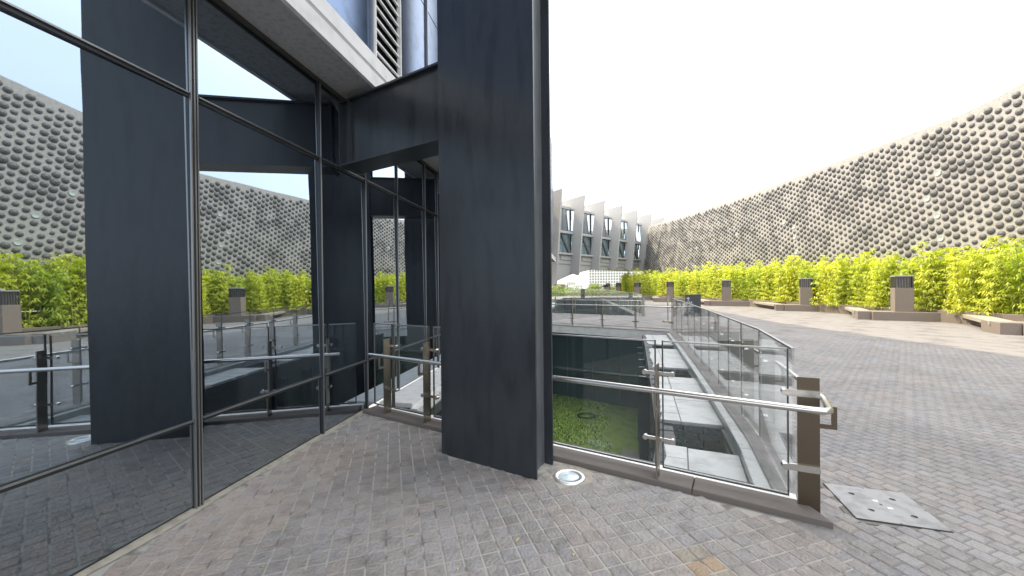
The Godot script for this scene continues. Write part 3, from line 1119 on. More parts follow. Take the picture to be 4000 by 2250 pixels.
func build_small_ground_things() -> void:
	# round floor light
	var lp := Vector2(0.434, 2.988)
	var t := thing("floor_light", "round recessed floor light with white steel ring beside the steel column", "floor light", V(lp, 0))
	var st := mb()
	lathe(st, Vector3.ZERO, Vector3.UP, [Vector2(0.122, -0.02), Vector2(0.122, 0.006), Vector2(0.118, 0.010), Vector2(0.080, 0.011), Vector2(0.078, 0.004)], 40)
	obj("ring", st, M["ring_steel"], t)
	st = mb()
	lathe(st, Vector3.ZERO, Vector3.UP, [Vector2(0.078, 0.003), Vector2(0.074, 0.007), Vector2(0.0, 0.009)], 32)
	obj("lens", st, M["lens_glass"], t)
	st = mb()
	for k in 3:
		var a := TAU * k / 3.0 + 0.4
		lathe(st, Vector3(cos(a) * 0.1, 0.0105, sin(a) * 0.1), Vector3.UP, [Vector2(0.005, 0), Vector2(0.0045, 0.0018), Vector2(0, 0.002)], 8)
	obj("screws", st, M["plate_steel"], t)
	# collar of mortar round it
	st = mb()
	lathe(st, V(lp, 0.0), Vector3.UP, [Vector2(0.23, -0.009), Vector2(0.20, -0.003), Vector2(0.124, -0.001)], 32)
	structure("light_collar_ground", st, M["mortar"])
	# square steel cover with four lifting holes
	var hp := hatch_poly(0.0)
	var hc := (hp[0] + hp[2]) / 2.0
	var h := thing("access_cover", "flat square grey access cover with four holes at the railing's end", "access cover", V(hc, 0))
	st = mb()
	var grid := 13
	var inner := PackedVector2Array()
	var holes := [Vector2(-0.5, 0.48), Vector2(0.46, 0.44), Vector2(-0.42, -0.42), Vector2(0.5, -0.46)]
	# plate as strips with round holes cut out
	var ux := (hp[1] - hp[0]) / 2.0
	var vy := (hp[0] - hp[3]) / 2.0
	var halves := [PackedVector2Array([Vector2(-1, -1), Vector2(-1, 1), Vector2(-0.02, 1), Vector2(-0.02, 0), Vector2(-0.02, -1)]), PackedVector2Array([Vector2(-0.02, -1), Vector2(-0.02, 1), Vector2(1, 1), Vector2(1, -1)])]
	for half in halves:
		for strip in [[-1.0, 0.0], [0.0, 1.0]]:
			var clip := PackedVector2Array([Vector2(-2, strip[0]), Vector2(2, strip[0]), Vector2(2, strip[1]), Vector2(-2, strip[1])])
			for piece in Geometry2D.intersect_polygons(half, clip):
				var cen := Vector2.ZERO
				for q in piece: cen += q / piece.size()
				var best: Vector2 = holes[0]
				for q in holes:
					if q.distance_to(cen) < best.distance_to(cen): best = q
				fill_with_hole(st, piece, best, 0.075, ux, vy, 0.006)
	obj("plate", st, M["cover_plate"], h)
	st = mb()
	for i in 4:
		bar(st, hp[i] - hc, hp[(i + 1) % 4] - hc, -0.03, 0.003, -0.004, 0.004)
	obj("frame", st, M["edge_dark"], h)
	st = mb()
	prism(st, PackedVector2Array([(hp[0] - hc) * 0.97, (hp[1] - hc) * 0.97, (hp[2] - hc) * 0.97, (hp[3] - hc) * 0.97]), -0.03, -0.026)
	obj("well", st, M["interior_dark"], h)
	st = mb()
	for q in [Vector2(-0.06, 0.18), Vector2(0.12, -0.18)]:
		var c: Vector2 = ux * q.x + vy * q.y
		bar(st, c - ux.normalized() * 0.014, c + ux.normalized() * 0.014, 0.006, 0.0085, -0.011, 0.011)
	obj("key_slots", st, M["ring_steel"], h)
	# mortar apron of the cover
	st = mb()
	prism(st, hatch_poly(0.035), -0.006, -0.003)
	structure("cover_apron_ground", st, M["gravel_bed"])
	# fallen leaves
	var lr := RandomNumberGenerator.new()
	lr.seed = 31
	for p in [Vector2(-0.97, 2.85), Vector2(-1.36, 2.05), Vector2(-0.30, 2.02), Vector2(-0.62, 2.3), Vector2(0.02, 2.25), Vector2(-0.5, 2.62), Vector2(-1.62, 2.35), Vector2(0.33, 2.12)]:
		st = mb()
		var a := lr.randf() * TAU
		var e := Vector3(cos(a), 0, sin(a))
		var w := Vector3(-sin(a), 0, cos(a))
		var ln := lr.randf_range(0.012, 0.024)
		quad(st, -e * ln, w * ln * 0.4 + Vector3(0, 0.004, 0), e * ln + Vector3(0, 0.003, 0), -w * ln * 0.4 + Vector3(0, 0.005, 0), Vector3(0, -5, 0))
		quad(st, -e * ln - Vector3(0, 0.001, 0), w * ln * 0.4 + Vector3(0, 0.003, 0), e * ln + Vector3(0, 0.002, 0), -w * ln * 0.4 + Vector3(0, 0.004, 0), Vector3(0, 5, 0))
		var o := obj("fallen_leaf", st, M["dry_leaf"])
		o.position = V(p, 0.0015)
		tag(o, "small dry yellow leaf lying on the grey paving", "leaf", "fallen leaves on the paving")

func fill_with_hole(st: SurfaceTool, piece: PackedVector2Array, c: Vector2, r: float, ux: Vector2, vy: Vector2, y: float) -> void:
	# fan between the piece's outline and the hole's rim
	var n := 48
	for k in n:
		var a := TAU * k / n
		var b := TAU * (k + 1) / n
		var pa := ray_to(piece, c, Vector2(cos(a), sin(a)))
		var pb := ray_to(piece, c, Vector2(cos(b), sin(b)))
		var ia := c + Vector2(cos(a), sin(a)) * r
		var ib := c + Vector2(cos(b), sin(b)) * r
		var f := func(q: Vector2, yy: float) -> Vector3: return V(ux * q.x + vy * q.y, yy)
		quad(st, f.call(ia, y), f.call(ib, y), f.call(pb, y), f.call(pa, y), Vector3(0, -9, 0))
		quad(st, f.call(ia, y), f.call(ib, y), f.call(ib, y - 0.02), f.call(ia, y - 0.02), f.call(c + (ia - c) * 3.0, y))

func ray_to(piece: PackedVector2Array, c: Vector2, d: Vector2) -> Vector2:
	var best := 9.0
	for i in piece.size():
		var hit = Geometry2D.segment_intersects_segment(c, c + d * 9.0, piece[i], piece[(i + 1) % piece.size()])
		if hit != null:
			best = minf(best, c.distance_to(hit))
	return c + d * best

# ---------------------------------------------------------------- wall of knobs
func wall_point(z: float, y: float) -> Vector2:
	var top := 17.8
	var base := 17.35
	var k := clampf((z - 24.0) / 25.0, 0.0, 1.0)
	var bend := -0.9 * k * k
	base = lerpf(17.35, 16.3, k * k)
	return Vector2(lerpf(base, top + bend * 0.3, clampf(y / 8.5, 0, 1)), z)

func wall_top(z: float) -> float:
	return 8.1 + 0.9 * pow(clampf((z - 22.0) / 27.0, 0, 1), 1.5) + 0.25 * minf(maxf(0.0, 14.5 - z), 9.0)

func wall_normal(z: float, y: float) -> Vector3:
	var a := V(wall_point(z, y), y)
	var b := V(wall_point(z + 0.2, y), y)
	var c := V(wall_point(z, y + 0.2), y + 0.2)
	var n := (b - a).cross(c - a).normalized()
	return n if n.x < 0 else -n

func build_knob_wall() -> void:
	var t := thing("knobbed_wall", "long pale concrete wall covered with dark domed knobs behind the bamboo", "wall", V(Vector2(17.5, 20), 0))
	var o := t.position
	var st := mb()
	var z := -16.0
	while z < 49.0:
		var z1 := z + 1.0
		for k in 6:
			var ya := wall_top(z) * k / 6.0
			var yb := wall_top(z) * (k + 1) / 6.0
			var ya1 := wall_top(z1) * k / 6.0
			var yb1 := wall_top(z1) * (k + 1) / 6.0
			quad(st, V(wall_point(z, ya), ya), V(wall_point(z1, ya1), ya1), V(wall_point(z1, yb1), yb1), V(wall_point(z, yb), yb), Vector3(60, 4, -z))
		quad(st, V(wall_point(z, wall_top(z)), wall_top(z)), V(wall_point(z1, wall_top(z1)), wall_top(z1)), V(wall_point(z1, wall_top(z1)) + Vector2(1.2, 0), wall_top(z1)), V(wall_point(z, wall_top(z)) + Vector2(1.2, 0), wall_top(z)), Vector3(20, -50, -z))
		z = z1
	quad(st, V(wall_point(49, 0), 0), V(wall_point(49, 9), 9), V(Vector2(24, 50), 9), V(Vector2(24, 50), 0), Vector3(18, 4, -30))
	quad(st, V(wall_point(-16, 0), 0), V(wall_point(-16, wall_top(-16)), wall_top(-16)), V(Vector2(24, -16), wall_top(-16)), V(Vector2(24, -16), 0), Vector3(18, 4, 0))
	obj("wall_face", shifted(st, o), M["wall_concrete"], t)
	# one knob: a turned boss with a blunt tip
	st = mb()
	lathe(st, Vector3.ZERO, Vector3(0, 0, 1), [Vector2(0.5, -0.05), Vector2(0.5, 0.07), Vector2(0.475, 0.125), Vector2(0.39, 0.19), Vector2(0.25, 0.25), Vector2(0.11, 0.295), Vector2(0.05, 0.325), Vector2(0.0, 0.335)], 18)
	st.generate_normals()
	var knob := st.commit()
	st = mb()
	lathe(st, Vector3.ZERO, Vector3(0, 0, 1), [Vector2(0.5, -0.05), Vector2(0.5, 0.13), Vector2(0.46, 0.16), Vector2(0.42, 0.14), Vector2(0.0, 0.14)], 20)
	st.generate_normals()
	var disc := st.commit()
	var big := FastNoiseLite.new()
	big.seed = 8
	big.frequency = 0.42
	var kr := RandomNumberGenerator.new()
	kr.seed = 9
	var list := []
	var v1 := Vector2(0.30, 0.148)     # steps along the wall (z) and up
	var v2 := Vector2(0.058, 0.32)
	var taken := {}
	for j in range(-150, 200):
		for i in range(-260, 260):
			var z2 := 10.0 - i * v1.x - j * v2.x
			var y2 := 4.0 - i * v1.y - j * v2.y + 0.0
			z2 = 10.0 + i * v1.x + j * v2.x
			y2 = 4.0 + i * v1.y + j * v2.y - 0.0
			if z2 < -15.5 or z2 > 48.7 or y2 < 1.5 or y2 > wall_top(z2) - 0.24: continue
			var s := 0.232 + 0.042 * clampf(big.get_noise_2d(z2 * 1.5, y2 * 1.5) * 2.0, -0.7, 0.95) + kr.randf_range(-0.028, 0.032)
			if kr.randf() < 0.12: s -= 0.05
			s = clampf(s, 0.15, 0.325)
			z2 += kr.randf_range(-0.006, 0.006)
			y2 += kr.randf_range(-0.006, 0.006)
			list.append([z2, y2, s])
	var discs := [Vector2(15.9, 6.1), Vector2(16.1, 4.95), Vector2(15.8, 4.1), Vector2(15.6, 3.25), Vector2(23.9, 5.15), Vector2(23.7, 4.4), Vector2(23.6, 3.35), Vector2(24.7, 5.5), Vector2(12.9, 5.2), Vector2(30.0, 5.3), Vector2(9.0, 5.9), Vector2(8.0, 4.8), Vector2(7.4, 3.6), Vector2(5.2, 6.0), Vector2(36.0, 5.0)]
	var is_disc := {}
	for d in discs:
		var best := -1
		var bd := 9.0
		for k in list.size():
			var q := Vector2(list[k][0], list[k][1]).distance_to(d)
			if q < bd:
				bd = q
				best = k
		is_disc[best] = true
	var singles := 0
	var order := []
	for k in list.size():
		var zz: float = list[k][0]
		var dist := Vector2(17.7, zz).length()
		var shown: bool = zz > 13.2 and list[k][1] > 3.0
		order.append([dist if shown else 1000.0, k])
	order.sort_custom(func(a, b): return a[0] < b[0] or (a[0] == b[0] and a[1] < b[1]))
	var rest := []
	for e in order:
		var q = list[e[1]]
		var n := wall_normal(q[0], q[1])
		var size: float = q[2]
		var tr := Transform3D(Basis.looking_at(-n, Vector3.UP).scaled_local(Vector3(size, size, size)), V(wall_point(q[0], q[1]), q[1]) - o)
		if is_disc.has(e[1]):
			tr = Transform3D(Basis.looking_at(-n, Vector3.UP).scaled_local(Vector3(0.24, 0.24, 0.24)), tr.origin)
			var dn := mesh_node("pale_disc", disc, M["knob_disc"], t)
			dn.transform = tr
			if not dn.has_meta("label"): dn.set_meta("label", "pale flat disc set among the dark knobs")
		elif singles < 300 and e[0] < 999.0:
			singles += 1
			mesh_node("knob", knob, M["knob"], t).transform = tr
		else:
			rest.append(tr)
	var mm := MultiMesh.new()
	mm.transform_format = MultiMesh.TRANSFORM_3D
	mm.mesh = knob
	mm.instance_count = rest.size()
	for k in rest.size():
		mm.set_instance_transform(k, rest[k])
	var mi := MultiMeshInstance3D.new()
	mi.multimesh = mm
	mi.material_override = M["knob"]
	mi.name = "knobs"
	mi.set_meta("kind", "stuff")
	t.add_child(mi, true)
	print("knobs ", list.size())

# ---------------------------------------------------------------- stone blocks, benches and lantern pillars
func build_blocks() -> void:
	var pill := [Vector2(14.9, 6.35), Vector2(15.1, 10.3), Vector2(15.5, 15.2), Vector2(15.9, 20.7), Vector2(14.8, 26.4), Vector2(13.65, 33.0), Vector2(12.8, 39.0), Vector2(13.1, 47.0), Vector2(13.25, 52.8)]
	var place := ["mirrored at the far left edge of the glass", "just beyond the photo's right edge", "nearest in view, with the large lantern pillar", "second in view from the right edge", "behind the dark sign", "left of the dark sign", "sixth from the right edge", "seventh from the right edge", "farthest, near the footbridge"]
	for k in pill.size():
		var c: Vector2 = pill[k]
		var b := thing("stone_block", "low brown stone block, " + place[k], "stone block", V(c, 0), "stone blocks along the bamboo bed")
		var st := mb()
		var a := c - ek * 0.95 - nk * 0.40
		soft_prism(st, PackedVector2Array([a, a + ek * 2.35, a + ek * 2.35 + nk * 0.85, a + nk * 0.85]), -0.008, 0.34, 0.012)
		obj("long_block", shifted(st, b.position), M["block_stone"], b)
		st = mb()
		var a2 := a - ek * 0.42 + nk * 0.20
		soft_prism(st, PackedVector2Array([a2, a2 + ek * 0.40, a2 + ek * 0.40 + nk * 1.0, a2 + nk * 1.0]), -0.008, 0.335, 0.012)
		obj("end_block", shifted(st, b.position), M["block_stone"], b)
		# pillar
		var p := thing("lantern_pillar", "square stone pillar with dark slatted lantern head, " + place[k], "lantern pillar", V(c, 0.34), "lantern pillars on the stone blocks")
		st = mb()
		var w := 0.27
		var base := PackedVector2Array([-ek * w - nk * w, ek * w - nk * w, ek * w + nk * w, -ek * w + nk * w])
		soft_prism(st, base, 0.0, 0.94, 0.008)
		obj("shaft", st, M["block_stone"], p)
		st = mb()
		var i := 0.20
		prism(st, PackedVector2Array([-ek * i - nk * i, ek * i - nk * i, ek * i + nk * i, -ek * i + nk * i]), 0.94, 1.38)
		obj("lantern_core", st, M["lantern_core"], p)
		for f in 4:
			var u := ek.rotated(f * PI / 2.0)
			var v := Vector2(-u.y, u.x)
			for q in 7:
				var s := -0.24 + q * 0.08
				st = mb()
				bar(st, u * (s - 0.018) + v * 0.262, u * (s + 0.018) + v * 0.262, 0.942, 1.385, -0.004, 0.02)
				obj("slat", st, M["lantern_dark"], p)
		st = mb()
		soft_prism(st, PackedVector2Array([-ek * w - nk * w, ek * w - nk * w, ek * w + nk * w, -ek * w + nk * w]), 1.386, 1.43, 0.008)
		var cap := obj("cap", st, M["lantern_core"], p)
		st = mb()
		lathe(st, Vector3(0, 1.43, 0), Vector3.UP, [Vector2(0.035, 0), Vector2(0.03, 0.05), Vector2(0.0, 0.07)], 10)
		obj("finial", st, M["lantern_core"], cap)
		# bench between this block and the one nearer to the camera
		if k > 0:
			var q: Vector2 = pill[k - 1] - ek * 1.40 + nk * 0.25
			var r := c + ek * 1.42 - nk * 0.2
			var bn := thing("stone_bench", "pale stone bench slab beside the block " + place[k], "bench", V((q + r) / 2.0, 0), "stone benches between the blocks")
			st = mb()
			var d := (q - r).normalized()
			var sd := Vector2(-d.y, d.x)
			if sd.x > 0: sd = -sd
			soft_prism(st, PackedVector2Array([r + d * 0.03, q - d * 0.03, q - d * 0.03 - sd * 0.5, r + d * 0.03 - sd * 0.5]), 0.22, 0.345, 0.01)
			obj("slab", shifted(st, bn.position), M["bench_stone"], bn)
			st = mb()
			prism(st, PackedVector2Array([r + d * 0.05 - sd * 0.25, q - d * 0.05 - sd * 0.25, q - d * 0.05 - sd * 0.48, r + d * 0.05 - sd * 0.48]), -0.008, 0.22)
			obj("foot", shifted(st, bn.position), M["block_stone"], bn)
	# planter edge and thin rail in front of the bamboo
	var line := []
	for c in pill:
		line.append(Vector2(minf(c.x + 0.85, 16.15), c.y + 0.2))
	line.push_front(Vector2(15.7, -12))
	var pl := thing("planter_edge", "long low stone planter edge in front of the bamboo", "planter edge", V(line[3], 0))
	for k in line.size() - 1:
		var st := mb()
		bar_soft(st, line[k], line[k + 1], -0.02, 0.44, 0.0, 0.22, 0.01)
		obj("edge_stone", shifted(st, pl.position), M["block_stone"], pl)
		st = mb()
		var n2: Vector2 = (line[k + 1] - line[k]).normalized()
		var r2 := Vector2(n2.y, -n2.x)
		prism(st, PackedVector2Array([line[k] + r2 * 0.2, line[k + 1] + r2 * 0.2, line[k + 1] + r2 * 3.2, line[k] + r2 * 3.2]), 0.0, 0.36)
		obj("soil", shifted(st, pl.position), M["gravel_bed"], pl)
	var rl := thing("planter_rail", "thin pale metal rail running through the bamboo edge", "rail", V(line[3], 0.4))
	for k in line.size() - 1:
		var a: Vector2 = line[k] + Vector2(0.45, 0)
		var b: Vector2 = line[k + 1] + Vector2(0.45, 0)
		var st := mb()
		tube(st, [V(a, 1.02), V(b, 1.02)], 0.022, 0.022, 6)
		obj("top_rail", shifted(st, rl.position), M["aluminium"], rl)
		var n := maxi(1, int(a.distance_to(b) / 1.6))
		for i in n:
			st = mb()
			tube(st, [V(a.lerp(b, float(i) / n), 0.3), V(a.lerp(b, float(i) / n), 1.0)], 0.018, 0.018, 6)
			obj("post", shifted(st, rl.position), M["aluminium"], rl)

# ---------------------------------------------------------------- bamboo
func leaf_mesh(arrs: Array, p: Vector3, d: Vector3, up: Vector3, ln: float, w: float, c: Color) -> void:
	var side := d.cross(up).normalized() * w
	var nn := side.cross(d).normalized()
	var mid := p + d * ln * 0.4
	var tip := p + d * ln + Vector3(0, -ln * 0.18, 0)
	var b: int = arrs[0].size()
	arrs[0].append_array([p, mid - side, tip, mid + side])
	for k in 4:
		arrs[1].append(nn if nn.y > 0 else -nn)
		arrs[2].append(c)
	arrs[3].append_array([b, b + 1, b + 2, b, b + 2, b + 3])

func arr_mesh(arrs: Array) -> ArrayMesh:
	var a := []
	a.resize(Mesh.ARRAY_MAX)
	a[Mesh.ARRAY_VERTEX] = arrs[0]
	a[Mesh.ARRAY_NORMAL] = arrs[1]
	a[Mesh.ARRAY_COLOR] = arrs[2]
	a[Mesh.ARRAY_INDEX] = arrs[3]
	var m := ArrayMesh.new()
	m.add_surface_from_arrays(Mesh.PRIMITIVE_TRIANGLES, a)
	return m

func bamboo_plant(seed_: int, h: float, yellow: float) -> Array:
	var r := RandomNumberGenerator.new()
	r.seed = seed_
	var arrs := [PackedVector3Array(), PackedVector3Array(), PackedColorArray(), PackedInt32Array()]
	var culms := []
	for s in 5:
		var st := mb()
		var foot := Vector3(r.randf_range(-0.34, 0.34), 0, r.randf_range(-0.34, 0.34))
		var hh := h * r.randf_range(0.70, 1.0)
		var lean := Vector3(r.randf_range(-0.16, 0.16), 0, r.randf_range(-0.16, 0.16))
		var pts := []
		for k in 6:
			var f := k / 5.0
			pts.append(foot + Vector3(0, hh * f, 0) + lean * f * f * 1.6)
		tube(st, pts, 0.021, 0.006, 6)
		st.generate_normals()
		culms.append(st.commit())
		var nodes := int(hh / 0.10)
		for k in nodes:
			var f := (k + r.randf()) / nodes
			if f < 0.02: continue
			var at: Vector3 = foot + Vector3(0, hh * f, 0) + lean * f * f * 1.6
			for q in 2:
				var a := r.randf() * TAU
				var bl := r.randf_range(0.22, 0.52) * (1.0 - 0.55 * f)
				var bd := Vector3(cos(a), r.randf_range(0.15, 0.65), sin(a)).normalized()
				var nl := 8
				for m in nl:
					var g := (m + 0.6) / nl
					var lp := at + bd * bl * g + Vector3(0, -0.12 * g * g * bl, 0)
					var la := a + r.randf_range(-1.1, 1.1)
					var ld := Vector3(cos(la), r.randf_range(-1.5, 0.05), sin(la)).normalized()
					var tone_v := r.randf()
					var c := Color(0.38, 0.50, 0.09).lerp(Color(0.84, 0.81, 0.16), clampf(yellow + (tone_v - 0.5) * 0.6, 0, 1))
					leaf_mesh(arrs, lp, ld, (Vector3(cos(la), 0.9, sin(la)) + Vector3(r.randf_range(-0.6, 0.6), 0, r.randf_range(-0.6, 0.6))).normalized(), r.randf_range(0.11, 0.19), r.randf_range(0.011, 0.018), c)
	return [culms, arr_mesh(arrs)]

func build_bamboo() -> void:
	var protos := []
	for k in 8:
		protos.append(bamboo_plant(100 + k, [2.5, 2.9, 2.3, 2.7, 3.1, 2.6, 2.4, 2.8][k], [0.55, 0.85, 0.35, 0.7, 1.0, 0.6, 0.15, 0.9][k]))
	var br := RandomNumberGenerator.new()
	br.seed = 55
	var hue := FastNoiseLite.new()
	hue.seed = 3
	hue.frequency = 0.16
	var front := [[-10.0, 16.15], [5.35, 16.15], [10.3, 16.2], [15.2, 16.5], [20.7, 16.85], [26.4, 15.8], [33.0, 14.7], [39.0, 13.9], [47.0, 14.0], [53.0, 14.3]]
	var z := -3.0
	var n := 0
	while z < 51.0:
		var x := 16.0
		for k in front.size() - 1:
			if z >= front[k][0] and z < front[k + 1][0]:
				x = lerpf(minf(front[k][1], 16.1), minf(front[k + 1][1], 16.1), (z - front[k][0]) / (front[k + 1][0] - front[k][0]))
		for row in 3:
			var p := Vector2(x + 0.40 + row * 0.36 + br.randf_range(-0.14, 0.14), z + row * 0.16 + br.randf_range(-0.2, 0.2))
			if p.x > wall_point(p.y, 2.0).x - 0.25: continue
			if row == 0 and br.randf() < 0.05: continue
			var v := hue.get_noise_1d(p.y * 3.0) * 1.6 + br.randf_range(-0.35, 0.35)
			var kind := 0
			if v > 0.35: kind = [1, 4, 7][br.randi() % 3]
			elif v < -0.38: kind = [2, 6][br.randi() % 2]
			else: kind = [0, 3, 5][br.randi() % 3]
			var spots := ["mirrored at the glass's left edge", "out at the right edge", "by the nearest lantern pillar", "by the second lantern pillar", "by the third lantern pillar", "by the fourth lantern pillar", "by the fifth lantern pillar", "by the footbridge"]
			var spot: String = spots[clampi(int((p.y - 2.5) / 5.6), 0, 7)]
			var look: String = ["leafy yellow green", "tall yellow", "low deep green", "bushy lime green", "tallest golden", "dense light green", "dark green", "tall lime yellow"][kind]
			var t := thing("bamboo", look + " bamboo clump, " + ["front", "middle", "back"][row] + " row, " + spot, "bamboo", V(p, 0.34), "bamboo clumps in front of the knobbed wall")
			t.rotation.y = br.randf() * TAU
			var sc := br.randf_range(0.84, 1.08) * (1.10 if p.y < 13.0 else 0.98)
			t.scale = Vector3(sc * 1.1, sc, sc * 1.1)
			for cm in protos[kind][0]:
				mesh_node("culm", cm, M["bamboo_culm"], t)
			mesh_node("foliage", protos[kind][1], M["bamboo_leaf"], t)
			n += 1
		z += 0.46 if z < 30.0 else 0.62
	print("bamboo ", n)

# ---------------------------------------------------------------- footbridge building with fins
func build_footbridge() -> void:
	var F0 := Vector2(3.49, 37.0)
	var step := Vector2(2.62, 2.60)
	var e := step.normalized()
	var outv := Vector2(e.y, -e.x)          # towards the plaza and the camera
	if outv.y > 0: outv = -outv
	var t := thing("finned_footbridge", "grey bridge building with tall concrete fins, glass bands and exposed truss", "bridge building", V(F0 + step * 3, 0))
	var o := t.position
	var lows := [1.55, 2.6, 3.2, 3.32, 3.32, 3.3, 3.3, 3.3]
	for k in 8:
		var p := F0 + step * k
		# fin: shaft leaning outwards with a bracket over the roof
		var st := mb()
		var d0 := -0.15
		var d1 := 1.05
		var lo: float = lows[k] - 0.1
		var hi := 10.55
		var lean := 0.75
		var sh := [Vector2(d0, lo + 0.35), Vector2(d1 - 0.2, lo), Vector2(d1 + lean * 0.0, lo + 0.2), Vector2(d1 + lean, hi), Vector2(-1.9, hi - 0.25), Vector2(-1.5, hi - 1.15), Vector2(d0 + lean, hi - 1.25)]
		var poly := PackedVector2Array(sh)
		var idx := Geometry2D.triangulate_polygon(poly)
		for s in [-0.11, 0.11]:
			for q in range(0, idx.size(), 3):
				var f := func(w: Vector2) -> Vector3: return V(p + outv * w.x + e * s, w.y) - o
				tri(st, f.call(poly[idx[q]]), f.call(poly[idx[q + 1]]), f.call(poly[idx[q + 2]]), V(p, 6) - o - V(e, 0) * s * 80.0)
		for q in poly.size():
			var w0 := poly[q]
			var w1 := poly[(q + 1) % poly.size()]
			var mid := (w0 + w1) / 2.0
			var ref := V(p, 6.0) - o
			quad(st, V(p + outv * w0.x - e * 0.11, w0.y) - o, V(p + outv * w1.x - e * 0.11, w1.y) - o, V(p + outv * w1.x + e * 0.11, w1.y) - o, V(p + outv * w0.x + e * 0.11, w0.y) - o, ref)
		obj("fin", st, M["fin_concrete"], t)
		st = mb()
		bar(st, p - outv * 1.4 - e * 0.2, p - outv * 1.4 + e * 1.6, 9.25, 9.9, -0.1, 0.1)
		obj("roof_bracket", shifted(st, o), M["fin_concrete"], t)
		if k == 7: continue
		var q2 := p + step
		var b0 := p + e * 0.13
		var b1 := q2 - e * 0.13
		# glass bands, each of three panes
		for i in 3:
			var g0 := b0.lerp(b1, i / 3.0)
			var g1 := b0.lerp(b1, (i + 1) / 3.0)
			st = mb()
			bar(st, g0, g1 - e * 0.05, 7.15, 9.25, -0.02, 0.02)
			obj("upper_pane", shifted(st, o), M["bridge_glass"], t)
			st = mb()
			bar(st, g0, g1 - e * 0.05, 4.85, 6.75, -0.02, 0.02)
			obj("lower_pane", shifted(st, o), M["bridge_glass_low"], t)
			st = mb()
			bar(st, g1 - e * 0.05, g1, 4.8, 9.3, -0.06, 0.05)
			obj("mullion", shifted(st, o), M["dark_steel"], t)
		st = mb()
		bar(st, b0.lerp(b1, 0.42), b0.lerp(b1, 0.52), 6.9, 9.3, 0.03, 0.12)
		obj("inner_column", shifted(st, o), M["dark_steel"], t)
		for sp in [[6.75, 6.98, -0.2, 0.45, "fin_concrete"], [6.98, 7.15, -0.1, 0.12, "dark_steel"], [4.62, 4.8, -0.2, 0.40, "fin_concrete"], [5.75, 5.83, -0.03, 0.05, "dark_steel"], [9.3, 9.55, -2.0, 0.10, "fin_concrete"]]:
			st = mb()
			bar(st, b0, b1, sp[0], sp[1], sp[2], sp[3])
			obj("sill_band", shifted(st, o), M[sp[4]], t)
		# truss diagonals behind the lower glass line
		for s in [[0.05, 0.45], [0.95, 0.55]]:
			st = mb()
			var pa := V(b0.lerp(b1, s[0]) + outv * 0.10, 4.8)
			var pb := V(b0.lerp(b1, s[1]) + outv * 0.10, 6.75)
			var dd := (pb - pa)
			box(st, (pa + pb) / 2.0 - o, dd / 2.0, dd.cross(V(outv, 0)).normalized() * 0.12, V(outv, 0) * 0.05)
			obj("truss_diagonal", st, M["dark_steel"], t)
		# dark apron and curved girder below
		st = mb()
		bar(st, b0, b1, 3.7, 4.62, 0.0, 0.08)
		obj("apron", shifted(st, o), M["fin_concrete"], t)
		st = mb()
		bar(st, b0.lerp(b1, 0.5), b1, 4.1, 4.45, 0.09, 0.16)
		obj("apron_panel", shifted(st, o), M["fin_concrete"], t)
		st = mb()
		var lo0: float = lows[k]
		var lo1: float = lows[k + 1]
		var pts8 := [V(p, lo0) - o, V(q2, lo1) - o, V(q2, 3.75) - o, V(p, 3.75) - o]
		var back := V(-outv * 5.0, 0.25)
		var cen := V((p + q2) / 2.0 - outv * 2.5, 3.2) - o
		quad(st, pts8[0], pts8[1], pts8[2], pts8[3], cen)
		quad(st, pts8[0], pts8[1], pts8[1] + back, pts8[0] + back, cen)
		quad(st, pts8[0] + back, pts8[1] + back, pts8[2] + back, pts8[3] + back, cen)
		quad(st, pts8[3], pts8[2], pts8[2] + back, pts8[3] + back, cen)
		obj("girder", st, M["fin_concrete"], t)
	# floors and far side so that the bridge is a closed volume
	for y in [4.5, 6.8, 9.4]:
		var st := mb()
		bar(st, F0 - e * 2, F0 + step * 7, y, y + 0.12, -4.9, -0.05)
		obj("floor_slab", shifted(st, o), M["fin_concrete"], t)
	var st3 := mb()
	bar(st3, F0 - e * 2, F0 + step * 7, 3.6, 9.5, -5.0, -4.9)
	obj("far_wall", shifted(st3, o), M["bridge_glass_low"], t)

